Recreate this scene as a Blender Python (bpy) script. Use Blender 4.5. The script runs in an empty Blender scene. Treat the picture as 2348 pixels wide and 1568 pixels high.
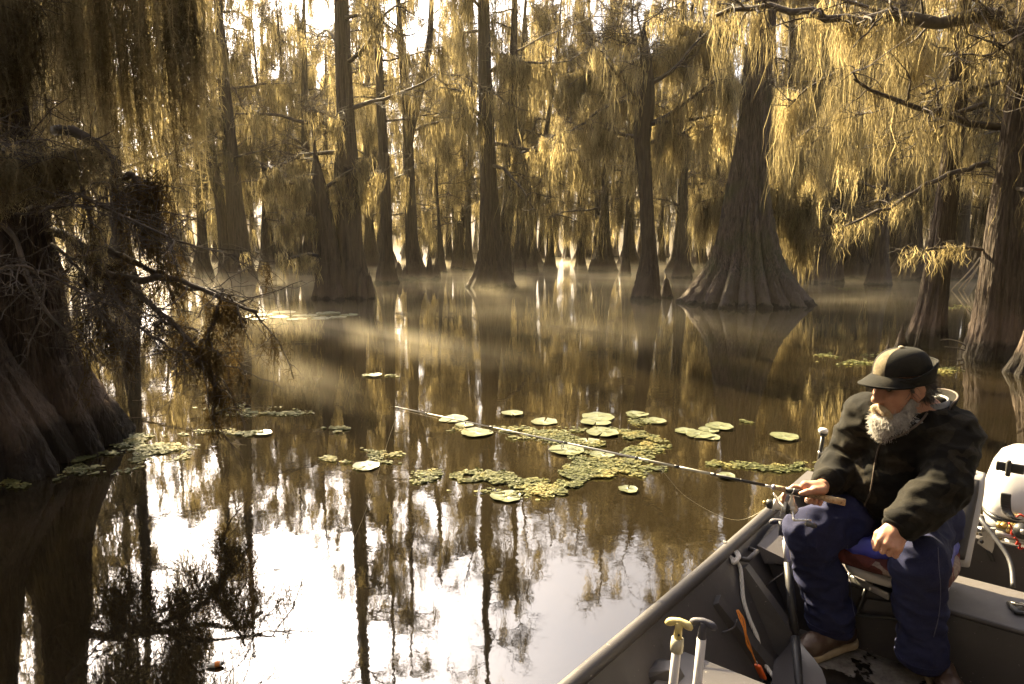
import bpy, bmesh, math, random
import numpy as np
from mathutils import Vector, Matrix
from mathutils.bvhtree import BVHTree

sc = bpy.context.scene
R = math.radians
PI = math.pi

# ---------------------------------------------------------------- camera, light, exposure
CAM_H, PITCH, LENS = 1.75, 8.32, 24.0
cam_data = bpy.data.cameras.new("camera")
cam = bpy.data.objects.new("camera", cam_data)
sc.collection.objects.link(cam)
cam_data.lens = LENS
cam_data.sensor_width = 36.0
cam_data.clip_start = 0.05
cam_data.clip_end = 2000.0
cam.location = (0, 0, CAM_H)
cam.rotation_euler = (R(90 - PITCH), 0, 0)
sc.camera = cam

SUN_AZ = 30.0      # degrees to the left of the view direction (+Y)
SUN_EL = 34.0
world = bpy.data.worlds.new("World")
sc.world = world
world.use_nodes = True
wn = world.node_tree.nodes
sky = wn.new("ShaderNodeTexSky")
sky.sky_type = 'NISHITA'
sky.sun_disc = False
sky.sun_elevation = R(SUN_EL)
sky.sun_rotation = R(-SUN_AZ)
sky.air_density = 1.0
sky.dust_density = 6.0
sky.ozone_density = 1.0
bg = wn["Background"]
bg.inputs[1].default_value = 0.06
hs = wn.new("ShaderNodeHueSaturation"); hs.inputs["Saturation"].default_value = 0.5
world.node_tree.links.new(sky.outputs[0], hs.inputs["Color"])
wt = wn.new("ShaderNodeMix"); wt.data_type = 'RGBA'; wt.blend_type = 'MULTIPLY'; wt.inputs[0].default_value = 1.0; wt.inputs[7].default_value = (1.0, 0.95, 0.92, 1)
world.node_tree.links.new(hs.outputs[0], wt.inputs[6])
world.node_tree.links.new(wt.outputs[2], bg.inputs[0])

sd = bpy.data.lights.new("sun", 'SUN')
sd.energy = 5.0
sd.angle = R(0.5)
sd.color = (1.0, 0.8, 0.46)
sun = bpy.data.objects.new("sun", sd)
sc.collection.objects.link(sun)
sdir = Vector((-math.sin(R(SUN_AZ)) * math.cos(R(SUN_EL)), math.cos(R(SUN_AZ)) * math.cos(R(SUN_EL)), math.sin(R(SUN_EL))))
sun.rotation_euler = sdir.to_track_quat('Z', 'Y').to_euler()
sun.location = sdir * 60

sc.view_settings.view_transform = 'Standard'
sc.view_settings.look = 'None'
sc.view_settings.gamma = 1.0
sc.view_settings.exposure = 2.95
sc.view_settings.use_curve_mapping = False
cy = sc.cycles
cy.use_denoising = True
cy.max_bounces = 8
cy.diffuse_bounces = 3
cy.glossy_bounces = 3
cy.transmission_bounces = 6
cy.transparent_max_bounces = 8
cy.volume_bounces = 1
cy.caustics_reflective = False
cy.caustics_refractive = False
cy.sample_clamp_indirect = 6.0
cy.use_adaptive_sampling = True
cy.adaptive_threshold = 0.015

# ---------------------------------------------------------------- picture <-> place helpers (photo at 2347 px wide)
FPX = 2347.0 * LENS / 36.0
SP, CP = math.sin(R(PITCH)), math.cos(R(PITCH))
def ray(px, py):
    u, v = (px - 1173.5) / FPX, (784.0 - py) / FPX
    return np.array([u, CP + v * SP, v * CP - SP])     # per unit of depth along the camera axis
def PD(px, py, d):
    return np.array([0, 0, CAM_H]) + d * ray(px, py)
def PZ(px, py, z=0.0):
    r = ray(px, py)
    return np.array([0, 0, CAM_H]) + r * ((z - CAM_H) / r[2])
def depth_of(px, py, z=0.0):
    return (z - CAM_H) / ray(px, py)[2]

# ---------------------------------------------------------------- mesh helpers
def grid_quads(m, n, k, closed):
    """M strips of N rings of K points"""
    base = (np.arange(m) * n * k)[:, None, None]
    i = (np.arange(n - 1) * k)[None, :, None]
    if closed:
        j = np.arange(k)[None, None, :]; j2 = (j + 1) % k
    else:
        j = np.arange(k - 1)[None, None, :]; j2 = j + 1
    a = base + i + j; b = base + i + j2
    return np.stack([a, b, b + k, a + k], -1).reshape(-1, 4)

def norm(a):
    return a / np.maximum(np.linalg.norm(a, axis=-1, keepdims=True), 1e-9)

def tubes(P, Rd, K=5):
    """P (M,N,3) paths, Rd (M,N) radii -> verts, quads"""
    P = np.asarray(P, float); Rd = np.asarray(Rd, float)
    if P.ndim == 2: P = P[None]; Rd = Rd[None]
    M, N, _ = P.shape
    T = norm(np.gradient(P, axis=1))
    d = P[:, -1] - P[:, 0]
    ref = np.zeros((M, 3)); ref[np.arange(M), np.argmin(np.abs(d), axis=1)] = 1
    n1 = norm(np.cross(T, ref[:, None, :])); n2 = np.cross(T, n1)
    a = np.arange(K) * 2 * PI / K
    V = P[:, :, None, :] + Rd[:, :, None, None] * (n1[:, :, None, :] * np.cos(a)[None, None, :, None] + n2[:, :, None, :] * np.sin(a)[None, None, :, None])
    return V.reshape(-1, 3), grid_quads(M, N, K, True)

def ribbons(P, Wd, az):
    M, N, _ = P.shape
    s = np.stack([np.cos(az), np.sin(az), np.zeros_like(az)], -1)[:, None, :] * (Wd / 2)[:, :, None]
    V = np.stack([P - s, P + s], 2)
    return V.reshape(-1, 3), grid_quads(M, N, 2, False)

def ribbons3(P, Wd, side):
    M, N, _ = P.shape
    s = side[:, None, :] * (Wd / 2)[:, :, None]
    V = np.stack([P - s, P + s], 2)
    return V.reshape(-1, 3), grid_quads(M, N, 2, False)

class MB:
    def __init__(self): self.V = []; self.F = []; self.n = 0; self.loose = []
    def add(self, vf):
        V, F = vf
        V = np.asarray(V, float)
        if isinstance(F, np.ndarray) and F.ndim == 2:
            self.F.append(F + self.n)
        else:
            self.loose += [[i + self.n for i in f] for f in F]
        self.V.append(V); self.n += len(V)
        return self
    def tube(self, P, Rd, K=8, cap=True):
        P = np.asarray(P, float)
        Rd = np.full(len(P), float(Rd)) if np.isscalar(Rd) else np.asarray(Rd, float)
        V, F = tubes(P, Rd, K)
        self.add((V, F))
        if cap:
            o = self.n - len(V); n = len(P)
            self.loose.append([o + i for i in range(K)][::-1])
            self.loose.append([o + (n - 1) * K + i for i in range(K)])
        return self
    def mesh(self, name, off=(0, 0, 0), smooth=True):
        V = np.concatenate(self.V) - np.asarray(off, float)
        faces = []
        me = bpy.data.meshes.new(name)
        arrs = [f for f in self.F]
        counts = np.concatenate([np.full(len(a), a.shape[1]) for a in arrs] + [np.array([len(f) for f in self.loose], int)]).astype(np.int32)
        idx = np.concatenate([a.ravel() for a in arrs] + [np.array([i for f in self.loose for i in f], int)]).astype(np.int32)
        me.vertices.add(len(V)); me.vertices.foreach_set("co", V.astype(np.float32).ravel())
        me.loops.add(len(idx)); me.loops.foreach_set("vertex_index", idx)
        st = np.concatenate([[0], np.cumsum(counts)[:-1]]).astype(np.int32)
        me.polygons.add(len(counts)); me.polygons.foreach_set("loop_start", st)
        try: me.polygons.foreach_set("loop_total", counts)
        except Exception: pass
        me.polygons.foreach_set("use_smooth", np.full(len(counts), smooth))
        me.update(calc_edges=True); me.validate()
        return me

def world_off(o):
    p = np.zeros(3)
    while o is not None:
        p += np.array(o.location); o = o.parent
    return p
def link(name, me, mat, parent=None):
    o = bpy.data.objects.new(name, me)
    sc.collection.objects.link(o)
    if mat is not None and not me.materials: me.materials.append(mat)
    if parent is not None: o.parent = parent
    return o
def part(name, mb, mat, parent, smooth=True, label=None):
    """world-space builder -> child mesh"""
    me = mb if isinstance(mb, bpy.types.Mesh) else mb.mesh(name, world_off(parent), smooth)
    o = link(name, me, mat, parent)
    if label: o["label"] = label
    return o
def tag(o, label=None, cat=None, group=None, kind=None):
    if label: o["label"] = label
    if cat: o["category"] = cat
    if group: o["group"] = group
    if kind: o["kind"] = kind
    return o
def thing(name, label, cat, loc=(0, 0, 0), group=None):
    o = bpy.data.objects.new(name, None)
    o.empty_display_size = 0.2
    sc.collection.objects.link(o)
    o.location = [float(x) for x in loc]
    return tag(o, label, cat, group)
def solo(name, mb, mat, label, cat, loc=(0, 0, 0), group=None, smooth=True):
    me = mb.mesh(name, loc, smooth)
    o = link(name, me, mat)
    o.location = [float(x) for x in loc]
    return tag(o, label, cat, group)
def copy_thing(src, loc, rz, scale, label=None):
    r = src.copy(); sc.collection.objects.link(r)
    r.location = loc; r.rotation_euler = (0, 0, rz); r.scale = scale
    if label: r["label"] = label
    for ch in src.children:
        c = ch.copy(); sc.collection.objects.link(c); c.parent = r
    return r

def spline(pts, n):
    """Catmull-Rom through pts (any width) -> n samples"""
    P = np.asarray(pts, float)
    if len(P) == 2:
        t = np.linspace(0, 1, n)[:, None]; return P[0] * (1 - t) + P[1] * t
    Q = np.vstack([2 * P[0] - P[1], P, 2 * P[-1] - P[-2]])
    t = np.linspace(0, len(P) - 1, n); i = np.minimum(t.astype(int), len(P) - 2); f = (t - i)[:, None]
    a, b, c, d = Q[i], Q[i + 1], Q[i + 2], Q[i + 3]
    return 0.5 * (2 * b + (c - a) * f + (2 * a - 5 * b + 4 * c - d) * f ** 2 + (3 * b - a - 3 * c + d) * f ** 3)

# ---------------------------------------------------------------- materials
def mat_new(name):
    m = bpy.data.materials.new(name); m.use_nodes = True
    nt = m.node_tree; b = nt.nodes["Principled BSDF"]
    return m, nt, b
def N(nt, t, **kw):
    n = nt.nodes.new(t)
    for k, v in kw.items(): setattr(n, k, v)
    return n
def coords(nt, scale=(1, 1, 1), kind="Object"):
    if kind == "World":
        g = N(nt, "ShaderNodeNewGeometry"); src = g.outputs["Position"]
    else:
        g = N(nt, "ShaderNodeTexCoord"); src = g.outputs[kind]
    mp = N(nt, "ShaderNodeMapping"); mp.inputs["Scale"].default_value = scale
    nt.links.new(src, mp.inputs[0]); return mp.outputs[0]
def noise(nt, vec, scale, detail=4, rough=0.55, dist=0.0):
    n = N(nt, "ShaderNodeTexNoise")
    n.inputs["Scale"].default_value = scale; n.inputs["Detail"].default_value = detail
    n.inputs["Roughness"].default_value = rough; n.inputs["Distortion"].default_value = dist
    nt.links.new(vec, n.inputs["Vector"]); return n.outputs["Fac"]
def ramp(nt, fac, stops):
    r = N(nt, "ShaderNodeValToRGB"); cr = r.color_ramp
    while len(cr.elements) < len(stops): cr.elements.new(0.5)
    for e, (p, c) in zip(cr.elements, stops):
        e.position = p; e.color = (*c, 1) if len(c) == 3 else c
    nt.links.new(fac, r.inputs[0]); return r.outputs[0]
def bump(nt, b, h, strength=0.4, dist=0.01):
    n = N(nt, "ShaderNodeBump"); n.inputs["Strength"].default_value = strength; n.inputs["Distance"].default_value = dist
    nt.links.new(h, n.inputs["Height"]); nt.links.new(n.outputs[0], b.inputs["Normal"]); return n
def mixrgb(nt, fac, a, b, mode='MIX'):
    m = N(nt, "ShaderNodeMix", data_type='RGBA', blend_type=mode)
    for s, v in ((m.inputs[0], fac), (m.inputs[6], a), (m.inputs[7], b)):
        if isinstance(v, (int, float)): s.default_value = v
        elif isinstance(v, tuple): s.default_value = (*v, 1) if len(v) == 3 else v
        else: nt.links.new(v, s)
    return m.outputs[2]
def simple_mat(name, c1, c2=None, rough=0.6, scale=20, metal=0.0, bstr=0.15, bdist=0.002, nscale=None, spec=0.5):
    m, nt, b = mat_new(name)
    v = coords(nt)
    f = noise(nt, v, scale, 5)
    col = ramp(nt, f, [(0.3, c1), (0.7, c2 or tuple(x * 0.7 for x in c1))])
    nt.links.new(col, b.inputs["Base Color"])
    b.inputs["Roughness"].default_value = rough
    b.inputs["Metallic"].default_value = metal
    b.inputs["Specular IOR Level"].default_value = spec
    h = noise(nt, v, nscale or scale * 4, 4)
    bump(nt, b, h, bstr, bdist)
    return m

def bark_mat(name, dark, light, band, green=None, wet=0.22, top=1.0, vs=2.0):
    m, nt, b = mat_new(name)
    v = coords(nt, (9, 9, 0.7))
    f = noise(nt, v, vs, 6, 0.65, 0.6)
    col = ramp(nt, f, [(0.32, dark), (0.52, tuple((a + c) / 2 for a, c in zip(dark, light))), (0.7, light)])
    v2 = coords(nt, (1, 1, 1), "World")
    if green:
        g = noise(nt, v2, 0.8, 3)
        gm = ramp(nt, g, [(0.5, (0, 0, 0)), (0.66, (0.6, 0.6, 0.6))])
        col = mixrgb(nt, gm, col, green)
    sep = N(nt, "ShaderNodeSeparateXYZ"); nt.links.new(v2, sep.inputs[0])
    edge = noise(nt, v2, 3.0, 4)
    add = N(nt, "ShaderNodeMath", operation='MULTIPLY_ADD'); add.inputs[1].default_value = 0.5; nt.links.new(edge, add.inputs[0]); nt.links.new(sep.outputs[2], add.inputs[2])
    # flood-mark: pale silt band above a dark wet line
    bz = ramp(nt, N_map(nt, add.outputs[0], 0.25, 0.25 + top * 1.3), [(0.0, (0, 0, 0)), (0.12, (0.75,) * 3), (0.45, (0.6,) * 3), (0.75, (0, 0, 0))])
    col = mixrgb(nt, bz, col, mixrgb(nt, f, tuple(x * 0.6 for x in band), band))
    wz = ramp(nt, N_map(nt, add.outputs[0], 0.2, 0.25 + wet + 0.2), [(0.0, (1, 1, 1)), (0.5, (0.9,) * 3), (0.75, (0, 0, 0))])
    col = mixrgb(nt, wz, col, (0.014, 0.011, 0.009))
    nt.links.new(col, b.inputs["Base Color"])
    b.inputs["Roughness"].default_value = 0.85
    b.inputs["Specular IOR Level"].default_value = 0.25
    bump(nt, b, f, 0.9, 0.05)
    return m
def N_map(nt, val, lo, hi):
    n = N(nt, "ShaderNodeMapRange"); n.inputs[1].default_value = lo; n.inputs[2].default_value = hi
    nt.links.new(val, n.inputs[0]); return n.outputs[0]

def moss_mat(name, c1, c2, trans=0.5):
    m = bpy.data.materials.new(name); m.use_nodes = True
    nt = m.node_tree; nt.nodes.remove(nt.nodes["Principled BSDF"]); out = nt.nodes["Material Output"]
    v = coords(nt, (1, 1, 0.22))
    f = noise(nt, v, 4.5, 5, 0.75)
    col = ramp(nt, f, [(0.38, c2), (0.64, c1)])
    oi = N(nt, "ShaderNodeObjectInfo")
    col = mixrgb(nt, 1.0, col, ramp(nt, oi.outputs["Random"], [(0.0, (0.5, 0.48, 0.46)), (1.0, (1.08, 1.05, 1.0))]), 'MULTIPLY')
    d = N(nt, "ShaderNodeBsdfDiffuse"); t = N(nt, "ShaderNodeBsdfTranslucent"); mx = N(nt, "ShaderNodeMixShader")
    mx.inputs[0].default_value = trans
    nt.links.new(col, d.inputs[0])
    tc = mixrgb(nt, 1.0, col, (1.0, 0.93, 0.68), 'MULTIPLY')
    nt.links.new(tc, t.inputs[0])
    nt.links.new(d.outputs[0], mx.inputs[1]); nt.links.new(t.outputs[0], mx.inputs[2]); nt.links.new(mx.outputs[0], out.inputs[0])
    return m

M = {}
M["bark"] = bark_mat("cypress_bark", (0.01, 0.0075, 0.006), (0.075, 0.057, 0.046), (0.12, 0.09, 0.07), wet=-0.06)
M["bark_big"] = bark_mat("cypress_bark_ridged", (0.01, 0.0075, 0.0065), (0.14, 0.11, 0.094), (0.12, 0.092, 0.075), wet=-0.04, green=(0.05, 0.055, 0.025), vs=2.6)
M["bark_near"] = bark_mat("cypress_bark_near", (0.018, 0.013, 0.01), (0.1, 0.075, 0.06), (0.17, 0.125, 0.098), wet=0.3, top=0.9, vs=3.5)
M["twig"] = simple_mat("cypress_twigs", (0.085, 0.065, 0.05), (0.03, 0.023, 0.018), 0.85, 8)
M["moss"] = moss_mat("spanish_moss", (0.62, 0.56, 0.39), (0.1, 0.084, 0.058), 0.7)
M["moss_near"] = moss_mat("spanish_moss_near", (0.58, 0.52, 0.36), (0.12, 0.1, 0.07), 0.6)
M["moss_dark"] = moss_mat("spanish_moss_old", (0.16, 0.12, 0.06), (0.07, 0.05, 0.028), 0.35)

# ---------------------------------------------------------------- water
def water_material():
    m = bpy.data.materials.new("still_brown_water"); m.use_nodes = True
    nt = m.node_tree; nt.nodes.remove(nt.nodes["Principled BSDF"]); out = nt.nodes["Material Output"]
    v = coords(nt, (1, 1, 1), "World")
    h1 = noise(nt, v, 2.2, 3, 0.5)
    h2 = noise(nt, v, 9.0, 3, 0.5)
    v3 = coords(nt, (0.35, 1.0, 1), "World")
    calm = noise(nt, v3, 0.35, 2, 0.5)
    cm = ramp(nt, calm, [(0.38, (0.25,) * 3), (0.62, (1, 1, 1))])
    a = N(nt, "ShaderNodeMath", operation='MULTIPLY_ADD'); a.inputs[1].default_value = 0.3
    nt.links.new(h2, a.inputs[0]); nt.links.new(h1, a.inputs[2])
    mm = N(nt, "ShaderNodeMath", operation='MULTIPLY'); nt.links.new(a.outputs[0], mm.inputs[0]); nt.links.new(cm, mm.inputs[1])
    bp = N(nt, "ShaderNodeBump"); bp.inputs["Strength"].default_value = 1.0; bp.inputs["Distance"].default_value = 0.0017
    nt.links.new(mm.outputs[0], bp.inputs["Height"])
    d = N(nt, "ShaderNodeBsdfDiffuse")
    mud = noise(nt, v, 0.25, 3)
    nt.links.new(ramp(nt, mud, [(0.35, (0.009, 0.0068, 0.0036)), (0.65, (0.016, 0.012, 0.006))]), d.inputs[0])
    g = N(nt, "ShaderNodeBsdfGlossy"); g.inputs["Roughness"].default_value = 0.02
    g.inputs["Color"].default_value = (0.96, 0.95, 0.94, 1)
    fr = N(nt, "ShaderNodeFresnel"); fr.inputs[0].default_value = 1.33
    nt.links.new(bp.outputs[0], fr.inputs["Normal"]); nt.links.new(bp.outputs[0], g.inputs["Normal"])
    fm = N(nt, "ShaderNodeMapRange"); fm.inputs[1].default_value = 0.02; fm.inputs[2].default_value = 0.7
    fm.inputs[3].default_value = 0.13; fm.inputs[4].default_value = 0.92
    nt.links.new(fr.outputs[0], fm.inputs[0])
    mx = N(nt, "ShaderNodeMixShader"); nt.links.new(fm.outputs[0], mx.inputs[0])
    nt.links.new(d.outputs[0], mx.inputs[1]); nt.links.new(g.outputs[0], mx.inputs[2]); nt.links.new(mx.outputs[0], out.inputs[0])
    return m
WS = 260.0
w = MB().add((np.array([[-WS, -60, 0], [WS, -60, 0], [WS, WS * 1.3, 0], [-WS, WS * 1.3, 0]], float), np.array([[0, 1, 2, 3]])))
wo = link("water", w.mesh("water", smooth=False), water_material())
tag(wo, "still brown swamp water mirroring the cypress trees", kind="structure")

# ---------------------------------------------------------------- trees
def trunk_vf(prof, seed, segs=40, rings=60, flute=0.22, zf=1.2, nfl=9, ridge=0.02, nridge=0):
    """prof rows (z, radius, x, y) from the water up; fluted, buttressed cypress trunk"""
    rng = np.random.default_rng(seed)
    P = np.asarray(prof, float)
    zt = P[-1, 0]
    s = np.linspace(0, 1, rings) ** 1.5
    z = -0.5 + (zt + 0.5) * s
    def it(c):
        zz = P[:, 0]; cc = P[:, c]
        d = np.gradient(cc, zz)
        i = np.clip(np.searchsorted(zz, z) - 1, 0, len(zz) - 2)
        h = zz[i + 1] - zz[i]; t = np.clip((z - zz[i]) / h, -0.6, 1)
        lin = cc[i] + (cc[i + 1] - cc[i]) * t
        t = np.clip(t, 0, 1)
        her = (2 * t ** 3 - 3 * t ** 2 + 1) * cc[i] + (t ** 3 - 2 * t ** 2 + t) * h * d[i] + (-2 * t ** 3 + 3 * t ** 2) * cc[i + 1] + (t ** 3 - t ** 2) * h * d[i + 1]
        return np.where(z < zz[0], lin, her)
    r, cx, cyy = it(1), it(2), it(3)
    th = np.arange(segs) * 2 * PI / segs
    warp = sum(rng.uniform(0.1, 0.35) / k * np.sin(k * th + rng.uniform(0, 6.3)) for k in (1, 2, 3))
    tw = rng.uniform(-0.25, 0.25)
    ang = th[None, :] + warp[None, :] + tw * s[:, None]
    F = np.abs(np.sin(nfl * ang / 2)) ** 0.7 - 0.62
    F2 = np.abs(np.sin(nfl * 1.5 * ang / 2 + 1)) ** 0.8 - 0.6
    zz = np.maximum(z, 0)[:, None]
    A = flute * np.exp(-zz / zf) + 0.05
    lob = sum(rng.uniform(0.03, 0.1) * np.sin(k * th + rng.uniform(0, 6.3)) for k in (2, 3, 4))
    rr = r[:, None] * (1 + A * F + A * 0.35 * F2 + lob[None, :] * np.exp(-zz / (2 * zf)))
    if nridge:
        ph = rng.uniform(0, 6.3, 4)
        wob = 0.25 * np.sin(1.3 * z + ph[0])[:, None] + 0.15 * np.sin(3.1 * z + ph[1])[:, None]
        rid = np.abs(np.sin(nridge * (ang + 0.04 * wob) / 2)) ** 0.6
        rid = rid * (0.7 + 0.3 * np.sin(5 * th[None, :] + 2.0 * z[:, None] + ph[2]))
        rr = rr + ridge * (rid - 0.5)
    rr = rr * (1 + 0.02 * rng.standard_normal(rr.shape))
    V = np.stack([cx[:, None] + rr * np.cos(th), cyy[:, None] + rr * np.sin(th), np.broadcast_to(z[:, None], rr.shape)], -1)
    V = V.reshape(-1, 3)
    F = grid_quads(1, rings, segs, True)
    # closing tip
    V = np.vstack([V, [[cx[-1], cyy[-1], zt + 0.15]]])
    top = (rings - 1) * segs
    tri = np.array([[top + i, top + (i + 1) % segs, len(V) - 1, len(V) - 1] for i in range(segs)])
    mb = MB(); mb.V.append(V); mb.n = len(V); mb.F.append(F); mb.loose = [[int(a), int(b), int(c)] for a, b, c, _ in tri]
    return mb

def axis_at(prof, z):
    P = np.asarray(prof, float)
    return np.array([np.interp(z, P[:, 0], P[:, 2]), np.interp(z, P[:, 0], P[:, 3]), z]), np.interp(z, P[:, 0], P[:, 1])

def grow(rng, start, az, el, length, n, droop=0.0, wob=0.25, n_out=None):
    """M branches at once: start (M,3), az, el, length (M,)"""
    m = len(az); pts = [start]; step = length / (n - 1)
    a, e = az.copy(), el.copy()
    for i in range(n - 1):
        d = np.stack([np.cos(a) * np.cos(e), np.sin(a) * np.cos(e), np.sin(e)], -1)
        pts.append(pts[-1] + d * step[:, None])
        a = a + rng.normal(0, wob, m); e = e + rng.normal(0, wob * 0.8, m) - droop
        e = np.clip(e, -1.2, 1.3)
    return np.stack(pts, 1)

def moss_strands(rng, A, per, spread, L, wid, nseg=5):
    """curtains of tapering strands below attachment points A (n,3)"""
    n = len(A)
    cl = rng.uniform(0.35, 1.0, n) ** 1.3 * (L[1] - L[0]) + L[0]
    idx = np.repeat(np.arange(n), per); m = len(idx)
    off = rng.normal(0, 1, (m, 3)) * np.array([spread, spread, spread * 0.35])
    ln = cl[idx] * rng.uniform(0.35, 1.0, m)
    t = np.linspace(0, 1, nseg + 1)
    P = A[idx][:, None, :] + off[:, None, :] * (1 - 0.45 * t)[None, :, None]
    P = np.repeat(P, 1, 1).copy()
    P[:, :, 2] -= ln[:, None] * t[None, :]
    P[:, 1:, :2] += np.cumsum(rng.normal(0, 0.03, (m, nseg, 2)), 1) * (0.6 + ln[:, None, None])
    prof = np.interp(t, [0, 0.25, 0.7, 1], [0.45, 1.0, 0.75, 0.08])
    Wd = prof[None, :] * rng.uniform(wid[0], wid[1], m)[:, None]
    keep = P[:, -1, 2] > 0.25
    return ribbons(P[keep], Wd[keep], rng.uniform(0, PI, keep.sum()))

def curly_moss(rng, A, per, spread, L, wid=0.004, step=0.035, tw=2.6, tl=(0.03, 0.085)):
    """close-up moss: hanging cores covered with curly side twiglets"""
    n = len(A); mb = MB()
    cl = rng.uniform(0.3, 1.0, n) * (L[1] - L[0]) + L[0]
    idx = np.repeat(np.arange(n), per); m = len(idx)
    off = rng.normal(0, 1, (m, 3)) * np.array([spread, spread, spread * 0.5])
    ln = cl[idx] * rng.uniform(0.4, 1.0, m)
    ns = 14; t = np.linspace(0, 1, ns)
    P = (A[idx][:, None, :] + off[:, None, :] * (1 - 0.5 * t)[None, :, None]).copy()
    P[:, :, 2] -= ln[:, None] * t[None, :]
    P[:, 1:, :2] += np.cumsum(rng.normal(0, 0.011, (m, ns - 1, 2)), 1)
    mb.add(ribbons(P, np.full((m, ns), wid * 1.6) * np.interp(t, [0, .8, 1], [1, .9, .3])[None, :], rng.uniform(0, PI, m)))
    cnt = np.maximum((ln / step * tw).astype(int), 2)
    k = np.repeat(np.arange(m), cnt); q = len(k)
    tt = rng.uniform(0, 1, q) * (ns - 1.001); i = tt.astype(int); f = (tt - i)[:, None]
    B = P[k, i] * (1 - f) + P[k, i + 1] * f
    a = rng.uniform(0, 2 * PI, q); e = rng.normal(-0.45, 0.55, q)
    l = rng.uniform(tl[0], tl[1], q)
    W = grow(rng, B, a, e, l, 4, 0.2, 0.55)
    side = norm(rng.normal(0, 1, (q, 3)))
    wv = np.array([0.9, 1.0, 0.9, 0.45])[None, :] * wid * rng.uniform(0.7, 1.3, q)[:, None]
    mb.add(ribbons3(W, wv, side))
    return mb

def sample_paths(rng, P, n, t0=0.15):
    """n random points on M paths"""
    m, k, _ = P.shape
    i = rng.integers(0, m, n); t = rng.uniform(t0, 1, n) * (k - 1.001); j = t.astype(int); f = (t - j)[:, None]
    return P[i, j] * (1 - f) + P[i, j + 1] * f

def crown(rng, prof, z0, nl, ll, nsub=8, ntw=8, moss_n=220, per=26, L=(0.5, 2.2), wid=(0.02, 0.05), spread=0.16, up=0.15, azc=None, azs=None, mosstop=0.4):
    """limbs, branches and twigs (one mesh) and hanging moss (one mesh)"""
    zt = np.asarray(prof)[-1][0]
    z = z0 + (zt - z0) * np.linspace(0, 1, nl) ** 0.9 + rng.uniform(-0.2, 0.2, nl)
    az = rng.uniform(0, 2 * PI, nl) if azc is None else azc + rng.normal(0, azs, nl)
    h = (z - z0) / (zt - z0 + 1e-6)
    ln = ll * (1.0 - 0.55 * np.clip(h, 0, 1)) * rng.uniform(0.55, 1.15, nl)
    ax = [axis_at(prof, q) for q in z]
    st = np.array([a[0] for a in ax]); tr = np.array([a[1] for a in ax])
    el = rng.normal(up, 0.25, nl) + 0.5 * np.clip(h, 0, 1)
    limbs = grow(rng, st, az, el, ln, 8, 0.02, 0.2)
    lr = np.clip(0.3 * tr, 0.02, 0.08)[:, None] * np.linspace(1, 0.25, 8)[None, :]
    w_ = MB(); w_.add(tubes(limbs, lr, 6))
    # branches
    i = np.repeat(np.arange(nl), nsub); t = rng.uniform(0.2, 1, len(i)) * 6.99; j = t.astype(int); f = (t - j)[:, None]
    sp = limbs[i, j] * (1 - f) + limbs[i, j + 1] * f
    saz = az[i] + rng.choice([-1, 1], len(i)) * rng.uniform(0.4, 1.3, len(i))
    subs = grow(rng, sp, saz, rng.normal(0.15, 0.4, len(i)), ln[i] * rng.uniform(0.2, 0.5, len(i)), 6, 0.04, 0.3)
    w_.add(tubes(subs, (rng.uniform(0.01, 0.024, len(i)))[:, None] * np.linspace(1, 0.35, 6)[None, :], 4))
    # twigs
    i2 = np.repeat(np.arange(len(i)), ntw); t = rng.uniform(0.2, 1, len(i2)) * 4.99; j = t.astype(int); f = (t - j)[:, None]
    tp = subs[i2, j] * (1 - f) + subs[i2, j + 1] * f
    tws = grow(rng, tp, rng.uniform(0, 2 * PI, len(i2)), rng.normal(0.2, 0.5, len(i2)), rng.uniform(0.25, 0.8, len(i2)), 4, 0.02, 0.45)
    w_.add(tubes(tws, (rng.uniform(0.0055, 0.011, len(i2)))[:, None] * np.linspace(1, 0.5, 4)[None, :], 3))
    A = np.vstack([sample_paths(rng, limbs, moss_n // 2), sample_paths(rng, subs, moss_n // 2)])
    hh = (A[:, 2] - z0) / (zt - z0)
    A = A[rng.uniform(0, 1, len(A)) > np.clip((hh - mosstop) * 3.0, 0, 0.93)]
    ms = MB().add(moss_strands(rng, A, per, spread, L, wid))
    return w_, ms

def simple_prof(rb, rt, H, flare=1.3, lean=(0, 0), wob=0.15, rng=None):
    z = np.array([0, 0.35 * flare, 0.8 * flare, 1.5 * flare, 2.6 * flare, H * 0.4, H * 0.7, H])
    z = np.maximum.accumulate(z + np.arange(8) * 1e-3)
    r = np.array([rb, rb * 0.72 + rt * 0.28, rb * 0.42 + rt * 0.58, rb * 0.16 + rt * 0.84 + 0.02, rt, rt * 0.85, rt * 0.55, 0.03])
    t = z / H
    wx = wob * np.sin(t * 5 + rng.uniform(0, 6)) if rng is not None else 0 * t
    wy = wob * np.sin(t * 4 + rng.uniform(0, 6)) if rng is not None else 0 * t
    wx = (wx - wx[0]) if rng is not None else wx; wy = (wy - wy[0]) if rng is not None else wy
    return np.stack([z, r, lean[0] * t + wx * t, lean[1] * t + wy * t], -1)

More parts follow.
